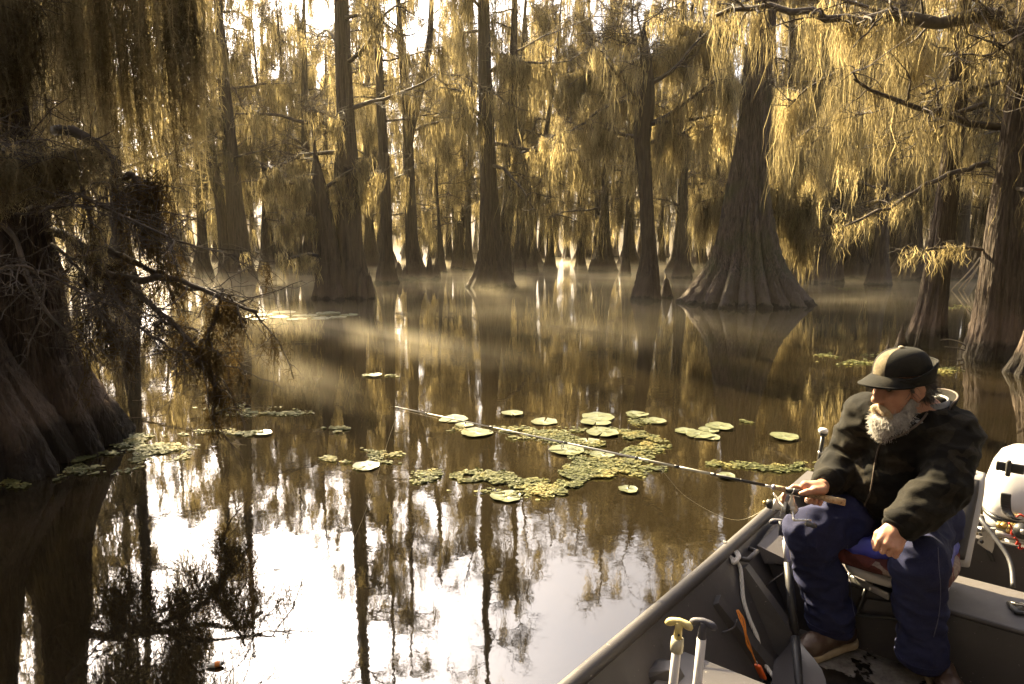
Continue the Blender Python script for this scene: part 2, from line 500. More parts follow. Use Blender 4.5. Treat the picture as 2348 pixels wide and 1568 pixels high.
def build_tree(name, label, loc, prof, seed, crown_kw, group=None, mat="bark", trunk_kw=None, extra_limbs=None, moss="moss", second=None, branch_moss=None):
    rng = np.random.default_rng(seed)
    t = thing(name, label, "tree", loc, group)
    mb = trunk_vf(prof, seed, **(trunk_kw or {}))
    link("trunk", mb.mesh("trunk"), M[mat], t)
    ck = dict(crown_kw)
    w_, ms = crown(rng, prof, **ck)
    if second is not None:
        p2, kw2 = second
        link("trunk", trunk_vf(p2, seed + 7, **(trunk_kw or {})).mesh("trunk"), M[mat], t)
        w2, m2 = crown(rng, p2, **{**ck, **kw2})
        for src, dst in ((w2, w_), (m2, ms)):
            o = dst.n
            dst.V += src.V; dst.F += [f + o for f in src.F]; dst.n += src.n
    link("crown", w_.mesh("crown"), M["twig"], t)
    if ms.n: link("moss", ms.mesh("moss"), M[moss], t)
    return t, rng
# ---------------------------------------------------------------- the trees one can tell apart
def hero_prof(pts, H, topr=0.04, dy=0.0):
    """pts: (px, py, width px) from the waterline up, all at the depth of the base"""
    px0, py0, w0 = pts[0]
    D = depth_of(px0, py0); D = D + w0 * D / FPX / 2
    B = PD(px0, py0, D); B[2] = 0
    rows = []
    for px, py, w_ in pts:
        p = PD(px, py, D)
        rows.append([max(p[2], 0) if rows else 0.0, w_ * D / FPX / 2, (px - px0) * D / FPX, 0.0])
    lz, lr, lx, _ = rows[-1]
    if H > lz + 0.5:
        rows.append([(lz + H) / 2, lr * 0.62, lx * 1.1, dy]); rows.append([H, topr, lx * 1.2, dy * 1.3])
    P = np.array(rows); P[:, 0] = np.maximum.accumulate(P[:, 0] + np.arange(len(P)) * 1e-3)
    return P, B, D

def limb(t, rng, pts, r0, r1, nsub=8, sublen=0.6, ntw=4, twl=0.35, moss_n=0, per=24, L=(0.4, 1.2), wid=(0.015, 0.035), spread=0.08, curly=False, moss="moss", n=18, K=7, twr=0.004, up=0.1):
    """a limb drawn through real points; with side branches, twigs and hanging moss"""
    P = spline(pts, n)
    P[1:-1] += rng.normal(0, r0 * 0.25, (n - 2, 3))
    mb = MB(); mb.tube(P, np.linspace(r0, r1, n) * rng.uniform(0.9, 1.12, n), K)
    if not curly: moss_n = int(moss_n * 0.62); wid = (wid[0] * 0.7, wid[1] * 0.7)
    A = sample_paths(rng, P[None], max(moss_n // 2, 1), 0.05)
    if nsub:
        sp = sample_paths(rng, P[None], nsub, 0.15)
        d = P[-1] - P[0]; a0 = math.atan2(d[1], d[0])
        subs = grow(rng, sp, a0 + rng.choice([-1, 1], nsub) * rng.uniform(0.3, 1.4, nsub), rng.normal(up, 0.4, nsub), sublen * rng.uniform(0.5, 1.2, nsub), 7, 0.05, 0.3)
        mb.add(tubes(subs, np.full((nsub, 1), max(r1 * 0.7, twr * 1.6)) * np.linspace(1, 0.4, 7)[None, :], 5))
        A = np.vstack([A, sample_paths(rng, subs, max(moss_n // 2, 1))])
        if ntw:
            tp = sample_paths(rng, subs, nsub * ntw, 0.2); m = len(tp)
            tws = grow(rng, tp, rng.uniform(0, 2 * PI, m), rng.normal(up, 0.5, m), twl * rng.uniform(0.5, 1.3, m), 5, 0.03, 0.4)
            mb.add(tubes(tws, np.full((m, 1), twr) * np.linspace(1, 0.45, 5)[None, :], 4))
    b = part("branch", mb, M["twig"], t)
    if moss_n:
        ms = curly_moss(rng, A, per, spread, L) if curly else MB().add(moss_strands(rng, A, per, spread, L, wid))
        if ms.n: part("moss", ms, M[moss], b)
    return b

CK = dict(z0=2.6, nl=40, ll=3.7, nsub=9, ntw=8, moss_n=150, per=24, L=(0.5, 2.2), wid=(0.012, 0.03), spread=0.1)
HT = {}
def hero(key, name, label, pts, H, seed, crown_kw={}, mat="bark", trunk_kw={}, moss="moss", dy=0.0, **kw):
    prof, B, D = hero_prof(pts, H, dy=dy)
    t, rng = build_tree(name, label, B, prof, seed, {**CK, **crown_kw}, mat=mat, trunk_kw={**dict(segs=72, rings=70, flute=0.2, nfl=11), **trunk_kw}, moss=moss, **kw)
    HT[key] = (t, rng, B, D)
    return t

# giant, mid right
hero("giant", "bald_cypress", "massive bald cypress with a wide flared fluted base and ridged trunk",
     [(1702, 706, 262), (1702, 660, 218), (1702, 600, 152), (1700, 540, 120), (1700, 480, 98), (1702, 400, 78), (1706, 300, 65), (1710, 200, 56), (1715, 60, 48)], 20, 3,
     dict(z0=6.2, nl=22, ll=3.4, moss_n=110, per=24, L=(0.4, 1.6)), "bark_big", dict(segs=260, rings=120, flute=0.26, zf=1.5, nfl=15, nridge=36, ridge=0.085))
# leaning broken-topped tree left of it
hero("bent", "bald_cypress", "bent bald cypress with a crooked upper trunk, just left of the massive flared one",
     [(1482, 690, 66), (1484, 640, 52), (1485, 590, 38), (1478, 500, 31), (1470, 400, 30), (1462, 330, 36), (1466, 250, 42), (1466, 200, 36), (1463, 130, 18)], 7.9, 4,
     dict(z0=4.4, nl=14, ll=3.4, moss_n=330, per=28, L=(0.5, 1.8)), trunk_kw=dict(flute=0.14, zf=0.8))
hero("twin_a", "bald_cypress", "short snapped bald cypress leaning left beside the tall knee-ringed trunk",
     [(758, 686, 72), (758, 650, 60), (757, 600, 56), (752, 540, 50), (746, 480, 44), (740, 420, 32), (736, 360, 10)], 5.6, 5,
     dict(z0=2.7, nl=8, ll=2.6, moss_n=150, L=(0.4, 1.2)), trunk_kw=dict(flute=0.16))
hero("twin_b", "bald_cypress", "tall straight bald cypress ringed by knees, with a shaggy collar half way up",
     [(806, 684, 82), (805, 640, 76), (804, 600, 66), (803, 500, 56), (804, 420, 56), (806, 300, 40), (805, 150, 34), (806, 20, 30)], 21, 6,
     dict(z0=4.5, nl=34, ll=3.2, moss_n=110, L=(0.4, 1.6)), trunk_kw=dict(flute=0.18))
hero("slim", "bald_cypress", "slim bald cypress with a small pleated cone foot and pole-straight trunk",
     [(886, 650, 54), (886, 620, 42), (888, 580, 30), (889, 500, 25), (888, 400, 23), (884, 250, 19), (880, 90, 14)], 21, 7,
     dict(z0=5.5, nl=20, ll=3.6, moss_n=200), trunk_kw=dict(flute=0.2))
hero("fork", "bald_cypress", "thin forked bald cypress rising from a wide ring of knees in the middle distance",
     [(956, 640, 62), (952, 610, 40), (948, 570, 28), (945, 480, 24), (942, 380, 24), (940, 250, 20), (930, 120, 13)], 21, 8,
     dict(z0=5.0, nl=22, ll=3.8, moss_n=260), trunk_kw=dict(flute=0.15),
     second=(np.array([[5.5, 0.12, -0.3, 0], [7, 0.15, -0.1, 0.0], [8.6, 0.2, 0.25, 0], [10.5, 0.16, 0.7, 0.1], [16, 0.04, 0.9, 0.2]]), dict(nl=8, moss_n=60, z0=9.0)))
hero("centre", "bald_cypress", "stout double-stemmed bald cypress with a bell-shaped base, its stems parting low",
     [(1128, 660, 102), (1128, 635, 82), (1128, 600, 64), (1127, 560, 54), (1124, 500, 46), (1121, 420, 38), (1118, 300, 33), (1113, 150, 28), (1112, 20, 24)], 21, 9,
     dict(z0=4.6, nl=24, ll=4.0, moss_n=330, per=28, L=(0.6, 2.4)), trunk_kw=dict(flute=0.2),
     second=(np.array([[0, 0.5, 0.25, 0.2], [1.5, 0.34, 0.35, 0.2], [3.0, 0.24, 0.62, 0.2], [5, 0.2, 0.75, 0.2], [9, 0.14, 0.85, 0.2], [14, 0.04, 1.0, 0.2]]), dict(nl=12, moss_n=120, z0=4.0)))
hero("left_pair", "bald_cypress", "double-trunked bald cypress with a bottle foot and spiky knees at its right",
     [(556, 640, 66), (555, 610, 54), (553, 570, 46), (549, 480, 38), (545, 350, 30), (540, 200, 24), (537, 60, 18)], 20, 10,
     dict(z0=4.0, nl=24, ll=3.8, moss_n=300), trunk_kw=dict(flute=0.18),
     second=(np.array([[0, 0.5, -0.75, 0.2], [1.2, 0.33, -0.8, 0.2], [3.0, 0.25, -0.9, 0.2], [7, 0.2, -1.3, 0.2], [14, 0.04, -1.6, 0.2]]), dict(nl=12, moss_n=120, z0=4.0)))
hero("stub", "bald_cypress", "snapped-off bald cypress stump with a ragged top, right of the massive flared trunk",
     [(1890, 650, 74), (1892, 620, 66), (1895, 580, 55), (1900, 530, 50), (1905, 500, 44)], 3.6, 11,
     dict(z0=2.6, nl=6, ll=3.0, moss_n=90, L=(0.3, 0.9)), trunk_kw=dict(flute=0.2))
hero("right_a", "bald_cypress", "bald cypress with a swollen scarred foot rising behind the angler's hat",
     [(2122, 800, 92), (2124, 760, 82), (2128, 715, 66), (2131, 650, 56), (2136, 560, 50), (2140, 450, 44), (2143, 330, 38), (2140, 150, 32), (2136, 20, 26)], 15, 12,
     dict(z0=4.2, nl=22, ll=2.4, nsub=8, ntw=6, moss_n=90, per=28, L=(0.3, 1.3), wid=(0.006, 0.014), spread=0.1), "bark_near", dict(segs=150, rings=110, flute=0.14, zf=0.8, nfl=9, nridge=40, ridge=0.016))
hero("right_b", "bald_cypress", "thick dark bald cypress with a pleated foot and long bare limbs at the right edge",
     [(2286, 832, 138), (2286, 780, 122), (2284, 720, 106), (2282, 640, 96), (2279, 540, 86), (2278, 400, 66), (2280, 250, 58), (2286, 100, 52), (2292, 0, 48)], 16, 13,
     dict(z0=6.5, nl=18, ll=3.0, nsub=8, ntw=6, moss_n=90, per=28, L=(0.4, 1.6), wid=(0.006, 0.014), spread=0.1, up=0.3), "bark_near", dict(segs=180, rings=120, flute=0.17, zf=0.9, nfl=11, nridge=44, ridge=0.02),
     second=(np.array([[0, 0.42, 0.3, 0.35], [1.0, 0.36, 0.28, 0.35], [2.2, 0.28, 0.28, 0.35], [4, 0.2, 0.2, 0.35], [7, 0.13, 0.25, 0.4], [11, 0.04, 0.4, 0.4]]), dict(nl=10, moss_n=120, z0=3.4)))
hero("edge", "bald_cypress", "dark bald cypress cut off by the right edge behind the outboard motor",
     [(2400, 872, 150), (2400, 820, 120), (2396, 760, 90), (2392, 660, 62), (2386, 520, 50), (2380, 300, 44), (2376, 50, 36)], 12, 14,
     dict(z0=2.0, nl=16, ll=2.0, nsub=8, ntw=6, moss_n=100, per=30, L=(0.3, 1.2), wid=(0.006, 0.014), spread=0.1), "bark_near", dict(segs=120, rings=90, flute=0.2, zf=0.8, nfl=9, nridge=30, ridge=0.015))

# limbs of the right-hand trees, moss-hung
t, rg, B, D = HT["right_b"]
ra = dict(curly=False, wid=(0.007, 0.016), spread=0.07)
limb(t, rg, [PD(2285, 40, D), PD(2180, 52, D - .3), PD(2090, 48, D - .5), PD(2040, 28, D - .6), PD(1950, 42, D - .5), PD(1850, 30, D - .3), PD(1740, 22, D), PD(1640, 36, D + .2)], 0.11, 0.03, 26, 0.9, 5, 0.4, moss_n=56, per=30, L=(0.3, 1.5), **ra)
limb(t, rg, [PD(2278, 62, D), PD(2200, 70, D + .5), PD(2110, 40, D + .9), PD(2000, 20, D + 1.4), PD(1880, -20, D + 1.6)], 0.07, 0.02, 18, 1.0, 5, 0.4, moss_n=50, per=30, L=(0.5, 2.0), **ra)
limb(t, rg, [PD(2262, 374, D - .1), PD(2215, 388, D - .3), PD(2130, 420, D - .5), PD(2050, 468, D - .6), PD(1985, 497, D - .7), PD(1928, 522, D - .8)], 0.045, 0.012, 9, 0.4, 4, 0.25, moss_n=26, per=22, L=(0.1, 0.5), **ra)
limb(t, rg, [PD(2255, 208, D - .1), PD(2215, 196, D - .3), PD(2160, 198, D - .5), PD(2110, 214, D - .7)], 0.04, 0.012, 7, 0.35, 4, 0.25, moss_n=20, per=20, L=(0.1, 0.4), **ra)
limb(t, rg, [PD(2250, 572, D - .1), PD(2190, 566, D - .3), PD(2120, 574, D - .5), PD(2076, 584, D - .6)], 0.03, 0.01, 7, 0.3, 3, 0.22, moss_n=22, per=18, L=(0.1, 0.5), **ra)
limb(t, rg, [PD(2262, 240, D), PD(2190, 262, D + .3), PD(2120, 292, D + .5), PD(2060, 312, D + .7), PD(2008, 340, D + .8)], 0.045, 0.015, 8, 0.5, 4, 0.3, moss_n=30, per=24, L=(0.2, 0.9), **ra)
limb(t, rg, [PD(2300, 150, D), PD(2330, 190, D), PD(2360, 210, D - .2)], 0.05, 0.02, 8, 0.5, 4, 0.3, moss_n=30, per=24, L=(0.2, 0.9), **ra)
t, rg, B, D = HT["right_a"]
limb(t, rg, [PD(2140, 120, D), PD(2060, 110, D + .6), PD(1960, 150, D + 1.2), PD(1870, 190, D + 1.6), PD(1800, 250, D + 1.8)], 0.05, 0.015, 20, 0.9, 5, 0.4, moss_n=50, per=32, L=(0.6, 2.3), **ra)
limb(t, rg, [PD(2142, 200, D), PD(2050, 230, D + 1.2), PD(1950, 270, D + 2.0), PD(1860, 330, D + 2.6)], 0.05, 0.015, 18, 0.9, 5, 0.4, moss_n=44, per=30, L=(0.5, 1.8), **ra)
limb(t, rg, [PD(2130, 60, D), PD(2060, 130, D - .2), PD(2020, 180, D - .3), PD(1960, 230, D - .4)], 0.03, 0.01, 8, 0.6, 4, 0.3, moss_n=40, per=30, L=(0.3, 1.0), **ra)
limb(t, rg, [PD(2145, 260, D), PD(2200, 300, D + 1), PD(2240, 360, D + 1.6)], 0.03, 0.01, 10, 0.6, 4, 0.3, moss_n=60, per=30, L=(0.3, 1.2), **ra)
t, rg, B, D = HT["bent"]
limb(t, rg, [PD(1466, 240, D), PD(1430, 232, D - .2), PD(1380, 250, D - .5), PD(1310, 300, D - .8), PD(1270, 310, D - 1)], 0.07, 0.015, 16, 1.2, 5, 0.5, moss_n=60, per=26, L=(0.3, 1.2))
limb(t, rg, [PD(1468, 240, D), PD(1490, 236, D - .2), PD(1535, 250, D - .5)], 0.06, 0.015, 8, 0.8, 5, 0.5, moss_n=20, per=20, L=(0.2, 0.7))
limb(t, rg, [PD(1463, 140, D), PD(1400, 150, D + .5), PD(1350, 165, D + 1), PD(1300, 170, D + 1.2)], 0.07, 0.02, 16, 1.2, 5, 0.5, moss_n=110, per=30, L=(0.6, 2.0))
limb(t, rg, [PD(1463, 150, D), PD(1520, 110, D - .5), PD(1580, 120, D - 1)], 0.06, 0.02, 12, 1.2, 5, 0.5, moss_n=80, per=30, L=(0.5, 1.8))
t, rg, B, D = HT["giant"]
for pts in ([(1735, 300), (1790, 330), (1850, 300), (1900, 270)], [(1670, 440), (1640, 450), (1600, 470)], [(1735, 420), (1780, 440), (1835, 470)], [(1735, 470), (1800, 500), (1860, 560)], [(1700, 40), (1620, 60), (1540, 50)], [(1738, 350), (1800, 360), (1870, 345), (1950, 330)]):
    limb(t, rg, [PD(x, y, D + i * .35 - .2) for i, (x, y) in enumerate(pts)], 0.06, 0.02, 12, 1.1, 5, 0.5, moss_n=80, per=30, L=(0.4, 1.9))
t, rg, B, D = HT["twin_a"]
limb(t, rg, [PD(750, 545, D), PD(720, 500, D - .4), PD(690, 495, D - .8), PD(640, 520, D - 1.2)], 0.08, 0.02, 10, 1.0, 5, 0.5, moss_n=60, per=24, L=(0.3, 1.0))
limb(t, rg, [PD(745, 430, D), PD(700, 425, D), PD(665, 455, D - .3)], 0.07, 0.02, 10, 1.0, 5, 0.5, moss_n=50, per=24, L=(0.3, 1.0))
limb(t, rg, [PD(755, 590, D), PD(700, 585, D - .8), PD(620, 600, D - 1.6), PD(560, 580, D - 2.2)], 0.07, 0.015, 12, 1.0, 5, 0.5, moss_n=40, per=20, L=(0.2, 0.8))
t, rg, B, D = HT["stub"]
limb(t, rg, [PD(1905, 505, D), PD(1910, 490, D), PD(1880, 500, D - .3), PD(1850, 540, D - .4)], 0.12, 0.03, 8, 0.8, 4, 0.4, moss_n=40, per=24, L=(0.3, 1.0))

# ---------------------------------------------------------------- near left tree: fluted giant with curtains of moss
px0, D1 = 118, 5.95
B1 = PD(px0, 1010, D1); B1[2] = 0
def lz(py, d=D1): return max(PD(0, py, d)[2], 0.0)
k = D1 / FPX
prof = np.array([[0, 0.55, 0, 0], [lz(960), 0.46, 0.0, 0], [lz(880), 0.36, -0.03, 0], [lz(800), 0.29, -0.06, 0], [lz(700), 0.23, -0.06, 0.02], [lz(600), 0.19, -0.05, 0.05],
                 [lz(480), 0.165, -0.1, 0.05], [lz(380), 0.15, -0.12, 0.05], [lz(250), 0.135, -0.14, 0.08], [lz(100), 0.14, -0.2, 0.1], [lz(-50), 0.15, -0.15, 0.1], [8.0, 0.12, 0.0, 0.2], [13.5, 0.04, 0.2, 0.3]])
prof[:, 0] = np.maximum.accumulate(prof[:, 0] + np.arange(len(prof)) * 1e-3)
rg = np.random.default_rng(21)
near = thing("bald_cypress", "huge fluted bald cypress at the left edge under long curtains of moss", "tree", B1)
link("trunk", trunk_vf(prof, 22, segs=300, rings=170, flute=0.3, zf=1.0, nfl=8, nridge=90, ridge=0.012).mesh("trunk"), M["bark_near"], near)
w_, ms = crown(rg, prof, z0=5.2, nl=24, ll=3.4, nsub=9, ntw=8, moss_n=110, per=20, L=(0.4, 1.5), wid=(0.008, 0.016), spread=0.1, mosstop=1.0)
link("crown", w_.mesh("crown"), M["twig"], near); link("moss", ms.mesh("moss"), M["moss_near"], near)
def nl(pts, r0, r1, **kw): return limb(near, rg, [PD(*p) for p in pts], r0, r1, **kw)
# high limbs (above the frame) that carry the curtains
nl([(60, -90, 6.1), (190, -140, 5.7), (300, -130, 5.5), (430, -80, 5.6)], 0.09, 0.03, nsub=18, sublen=0.45, ntw=4, twl=0.25, moss_n=74, per=8, L=(0.9, 2.3), spread=0.06, curly=True, moss="moss_near")
nl([(60, -40, 6.1), (150, -90, 6.6), (260, -110, 7.0), (420, -110, 7.3)], 0.09, 0.03, nsub=26, sublen=0.6, ntw=4, twl=0.3, moss_n=66, per=20, L=(0.9, 2.4), wid=(0.006, 0.014), spread=0.06, moss="moss_near")
nl([(55, -40, 6.1), (0, -90, 6.6), (-80, -120, 7.0), (-200, -110, 7.3)], 0.09, 0.03, nsub=22, sublen=0.6, ntw=4, twl=0.3, moss_n=44, per=22, L=(0.7, 2.0), wid=(0.006, 0.014), spread=0.06, moss="moss_near")
nl([(55, 20, 5.9), (20, -10, 5.4), (-40, 0, 5.2)], 0.05, 0.02, nsub=12, sublen=0.4, ntw=4, twl=0.25, moss_n=46, per=9, L=(0.4, 1.1), spread=0.05, curly=True, moss="moss_near")
# the arching limb and the old dark clump hanging at its end
nl([(125, 300, 5.9), (165, 298, 5.75), (210, 320, 5.6), (245, 350, 5.5), (265, 385, 5.45), (275, 405, 5.4)], 0.05, 0.028, nsub=0)
nl([(272, 404, 5.4), (300, 402, 5.4), (325, 425, 5.4), (345, 480, 5.4), (390, 560, 5.3)], 0.035, 0.01, nsub=14, sublen=0.4, ntw=5, twl=0.3, moss_n=50, per=7, L=(0.3, 0.75), spread=0.05, curly=True, moss="moss_dark", up=-0.3)
nl([(110, 370, 5.85), (150, 380, 5.6), (185, 430, 5.5), (205, 500, 5.4), (215, 560, 5.4), (190, 660, 5.3)], 0.022, 0.008, nsub=10, sublen=0.5, ntw=5, twl=0.35, moss_n=24, per=7, L=(0.2, 0.6), spread=0.05, curly=True, moss="moss_near", up=-0.3)
nl([(90, 320, 5.85), (40, 330, 5.2), (-10, 350, 4.8), (-70, 380, 4.6)], 0.03, 0.01, nsub=16, sublen=0.5, ntw=6, twl=0.35, moss_n=50, per=8, L=(0.2, 0.55), spread=0.05, curly=True, moss="moss_near")
nl([(100, 330, 5.8), (70, 340, 5.3), (110, 355, 5.0), (150, 350, 4.9)], 0.02, 0.008, nsub=10, sublen=0.35, ntw=6, twl=0.3, moss_n=50, per=8, L=(0.15, 0.4), spread=0.05, curly=True, moss="moss_near")
# low tangled limbs reaching over the water
low = dict(nsub=14, sublen=0.5, ntw=6, twl=0.3, twr=0.003, up=-0.25)
nl([(120, 530, 5.8), (180, 555, 5.6), (225, 620, 5.4), (300, 640, 5.3), (380, 632, 5.2), (440, 650, 5.1), (520, 690, 5.0), (590, 715, 4.9)], 0.045, 0.01, moss_n=18, per=5, L=(0.1, 0.4), spread=0.03, curly=True, moss="moss_dark", **low)
nl([(225, 560, 5.6), (290, 590, 5.5), (340, 620, 5.4), (420, 660, 5.3), (500, 670, 5.2), (565, 740, 5.1)], 0.03, 0.008, moss_n=14, per=5, L=(0.1, 0.4), spread=0.03, curly=True, moss="moss_dark", **low)
nl([(280, 640, 5.3), (350, 700, 5.2), (400, 745, 5.1), (450, 800, 5.05), (485, 850, 5.0), (492, 905, 5.0), (488, 950, 5.0)], 0.025, 0.01, moss_n=30, per=7, L=(0.08, 0.3), spread=0.03, curly=True, moss="moss_dark", **low)
nl([(455, 800, 5.05), (480, 760, 5.0), (500, 700, 5.0), (510, 660, 5.0)], 0.022, 0.008, moss_n=26, per=7, L=(0.1, 0.35), spread=0.025, curly=True, moss="moss_dark", **{**low, "nsub": 6})
nl([(-20, 480, 4.9), (40, 560, 4.8), (75, 660, 4.7), (120, 730, 4.6), (170, 780, 4.6)], 0.02, 0.006, **{**low, "nsub": 12})
nl([(-40, 640, 4.6), (40, 610, 4.5), (130, 640, 4.5), (220, 690, 4.5)], 0.014, 0.005, **{**low, "nsub": 14})
nl([(60, 480, 5.4), (150, 440, 5.0), (250, 480, 4.9), (380, 540, 4.8), (470, 570, 4.8), (540, 585, 4.8)], 0.014, 0.005, **{**low, "nsub": 16})
nl([(-60, 480, 5.0), (60, 490, 4.9), (170, 470, 4.8), (260, 500, 4.8)], 0.012, 0.004, **{**low, "nsub": 14})
nl([(240, 640, 5.3), (300, 730, 5.1), (380, 790, 5.0), (470, 830, 4.9)], 0.014, 0.005, moss_n=10, per=6, L=(0.1, 0.3), spread=0.03, curly=True, moss="moss_dark", **low)
nl([(120, 560, 5.6), (200, 640, 5.3), (230, 720, 5.2), (270, 800, 5.1)], 0.016, 0.006, moss_n=22, per=7, L=(0.15, 0.45), spread=0.03, curly=True, moss="moss_dark", **low)
# buttressed neighbour in the lower left corner
kn = thing("bald_cypress", "broad buttressed cypress foot cut off by the picture's lower left edge", "tree", PZ(-60, 1085) + [0, 0.25, 0])
pk = np.array([[0, 0.6, 0, 0], [0.2, 0.5, 0.0, 0], [0.5, 0.38, -0.06, 0], [0.9, 0.27, -0.16, 0], [1.5, 0.2, -0.22, 0], [3, 0.16, -0.35, 0], [6, 0.1, -0.5, 0.1], [9, 0.03, -0.5, 0.1]])
link("trunk", trunk_vf(pk, 31, segs=220, rings=110, flute=0.3, zf=0.7, nfl=7, nridge=70, ridge=0.012).mesh("trunk"), M["bark_near"], kn)
rgk = np.random.default_rng(33)
w_, ms = crown(rgk, pk, z0=5.6, nl=10, ll=1.6, nsub=7, ntw=6, moss_n=90, per=30, L=(0.3, 1.0), wid=(0.01, 0.02), spread=0.08)
link("crown", w_.mesh("crown"), M["twig"], kn); link("moss", ms.mesh("moss"), M["moss_near"], kn)

# ---------------------------------------------------------------- cypress knees
def knee(px, py, h, wpx, label, seed, lean=0.0, nb=1, group="cypress knees in the water"):
    D = depth_of(px, py); B = PD(px, py, D); B[2] = 0
    r = wpx * D / FPX / 2; rng = np.random.default_rng(seed)
    mb = None
    for i in range(nb):
        hh = h * (1 if i == 0 else rng.uniform(0.45, 0.85)); ox = 0 if i == 0 else rng.uniform(-1.3, 1.3) * r
        oy = 0 if i == 0 else rng.uniform(-0.3, 0.3) * r
        p = np.array([[0, r, ox, oy], [hh * 0.3, r * 0.75, ox + lean * hh * .3, oy], [hh * 0.7, r * 0.5, ox + lean * hh * .7, oy], [hh * 0.92, r * 0.3, ox + lean * hh, oy], [hh, r * 0.12, ox + lean * hh, oy]])
        q = trunk_vf(p, seed + i, segs=36, rings=24, flute=0.2, zf=0.5, nfl=6)
        if mb is None: mb = q
        else:
            o = mb.n; mb.V += q.V; mb.F += [f + o for f in q.F]; mb.loose += [[i2 + o for i2 in f] for f in q.loose]; mb.n += q.n
    me = mb.mesh("cypress_knee")
    o = link("cypress_knee", me, M["bark"]); o.location = [float(x) for x in B]
    tag(o, label, "cypress knee", group)
KN = [(723, 684, .32, 22, "low pointed knee at the outer left of the twin trunks", 1), (738, 684, .55, 26, "second knee from the left beside the snapped leaning trunk", 1),
      (778, 688, .5, 26, "blunt knee between the snapped trunk and the tall straight one", 1), (830, 686, .95, 26, "tall blunt knee pressed against the right foot of the tall straight trunk", 1),
      (848, 684, .75, 24, "sloping knee at the outer right of the twin trunks", 1), (915, 640, .8, 22, "rounded knee at the left of the knee-ringed forked trunk", 2),
      (985, 640, 1.1, 26, "cluster of tall narrow knees right of the forked trunk", 3), (1001, 638, 1.0, 20, "knee at the outer right of the forked trunk's ring", 1),
      (928, 641, .6, 20, "small knee in front of the forked trunk", 1), (1526, 682, .62, 28, "lone sharp knee right of the bent trunk", 1),
      (1812, 690, 1.0, 26, "thin spire-like knee on the right shoulder of the massive flared trunk", 1), (595, 634, .45, 14, "spiky little knee cluster right of the double-trunked cypress", 3),
      (1830, 620, 1.2, 20, "slim knee in the shadow behind the massive trunk", 1), (2064, 796, .3, 26, "stubby dark knee just above the angler's hat", 2),
      (2034, 812, .16, 18, "tiny dark knee left of the angler's hat", 1), (22, 1010, .55, 60, "rounded knee in front of the huge fluted trunk at the left edge", 1)]
for i, (a, b, c, d, lab, nb) in enumerate(KN): knee(a, b, c, d, lab, 100 + i * 5, 0.0, nb)

# ---------------------------------------------------------------- the forest behind: copies of a few trees
rg = np.random.default_rng(77)
PROTO = []
kinds = [("slender straight cypress trunk hung with moss in the misty background stand", 0.42, 0.17, 18, 0, 0),
         ("stout bell-footed cypress hung with moss in the misty background stand", 0.95, 0.3, 19, 0, 0),
         ("leaning moss-hung cypress in the misty background stand", 0.6, 0.2, 16.5, 1.6, 0),
         ("twin-stemmed moss-hung cypress in the misty background stand", 0.75, 0.22, 18.0, 0.4, 1),
         ("thin young cypress with long moss in the misty background stand", 0.34, 0.11, 15, 0.3, 0),
         ("broad heavily moss-draped cypress in the misty background stand", 0.85, 0.26, 17, 0.5, 0)]
spots = []
def far_ok(x, y, dmin):
    return all((x - a) ** 2 + (y - b) ** 2 > dmin ** 2 for a, b in spots)
for key in HT: spots.append((HT[key][2][0], HT[key][2][1]))
# ones that can be pointed at in the photo (px, py of the foot, kind)
LISTED = [(470, 634, 0), (606, 627, 4), (664, 622, 0), (1012, 624, 4), (1074, 620, 0), (1192, 622, 3), (1262, 619, 4), (1330, 617, 0), (1384, 622, 3), (1432, 630, 4), (1562, 636, 0), (1962, 640, 3), (2014, 652, 0), (2082, 640, 1), (1790, 640, 0), (1842, 645, 4), (500, 605, 0), (712, 626, 1), (690, 606, 4), (620, 615, 3), (850, 603, 0), (868, 600, 4), (1030, 606, 0), (1052, 604, 1), (1180, 606, 3), (1215, 608, 1), (1240, 603, 0), (1272, 588, 1),
          (1300, 598, 4), (1338, 602, 1), (1400, 588, 3), (1440, 612, 1), (1555, 622, 1), (1515, 606, 0), (1600, 612, 3), (1640, 616, 0), (1800, 622, 1), (1832, 626, 3), (1860, 606, 0), (1955, 612, 1),
          (1990, 622, 3), (2040, 628, 1), (2070, 618, 0), (2190, 640, 5), (2230, 622, 1), (1750, 606, 5), (780, 598, 3), (930, 598, 0), (460, 622, 2), (250, 640, 1), (120, 650, 3), (60, 640, 1), (-60, 660, 5), (2330, 650, 5), (2420, 640, 1)]
placed = []
for px, py, kd in LISTED:
    p = PZ(px, py); placed.append((p[0], p[1], kd)); spots.append((p[0], p[1]))
for band, (n, d0, d1, dmin) in enumerate(((44, 44, 72, 2.9), (60, 72, 130, 3.4))):
    c = 0; tries = 0
    while c < n and tries < 4000:
        tries += 1
        d = rg.uniform(d0, d1); a = R(rg.uniform(-43, 41))
        x, y = d * math.sin(a), d * math.cos(a)
        if far_ok(x, y, dmin):
            spots.append((x, y)); placed.append((x, y, int(rg.integers(0, 6)))); c += 1
for x, y, kd in ((-12.2, 21.5, 0), (-16.5, 18, 1), (-18, 25, 5)):
    placed.append((x, y, kd)); spots.append((x, y))
GRP = "moss-hung cypresses of the misty background stand"
first = {}
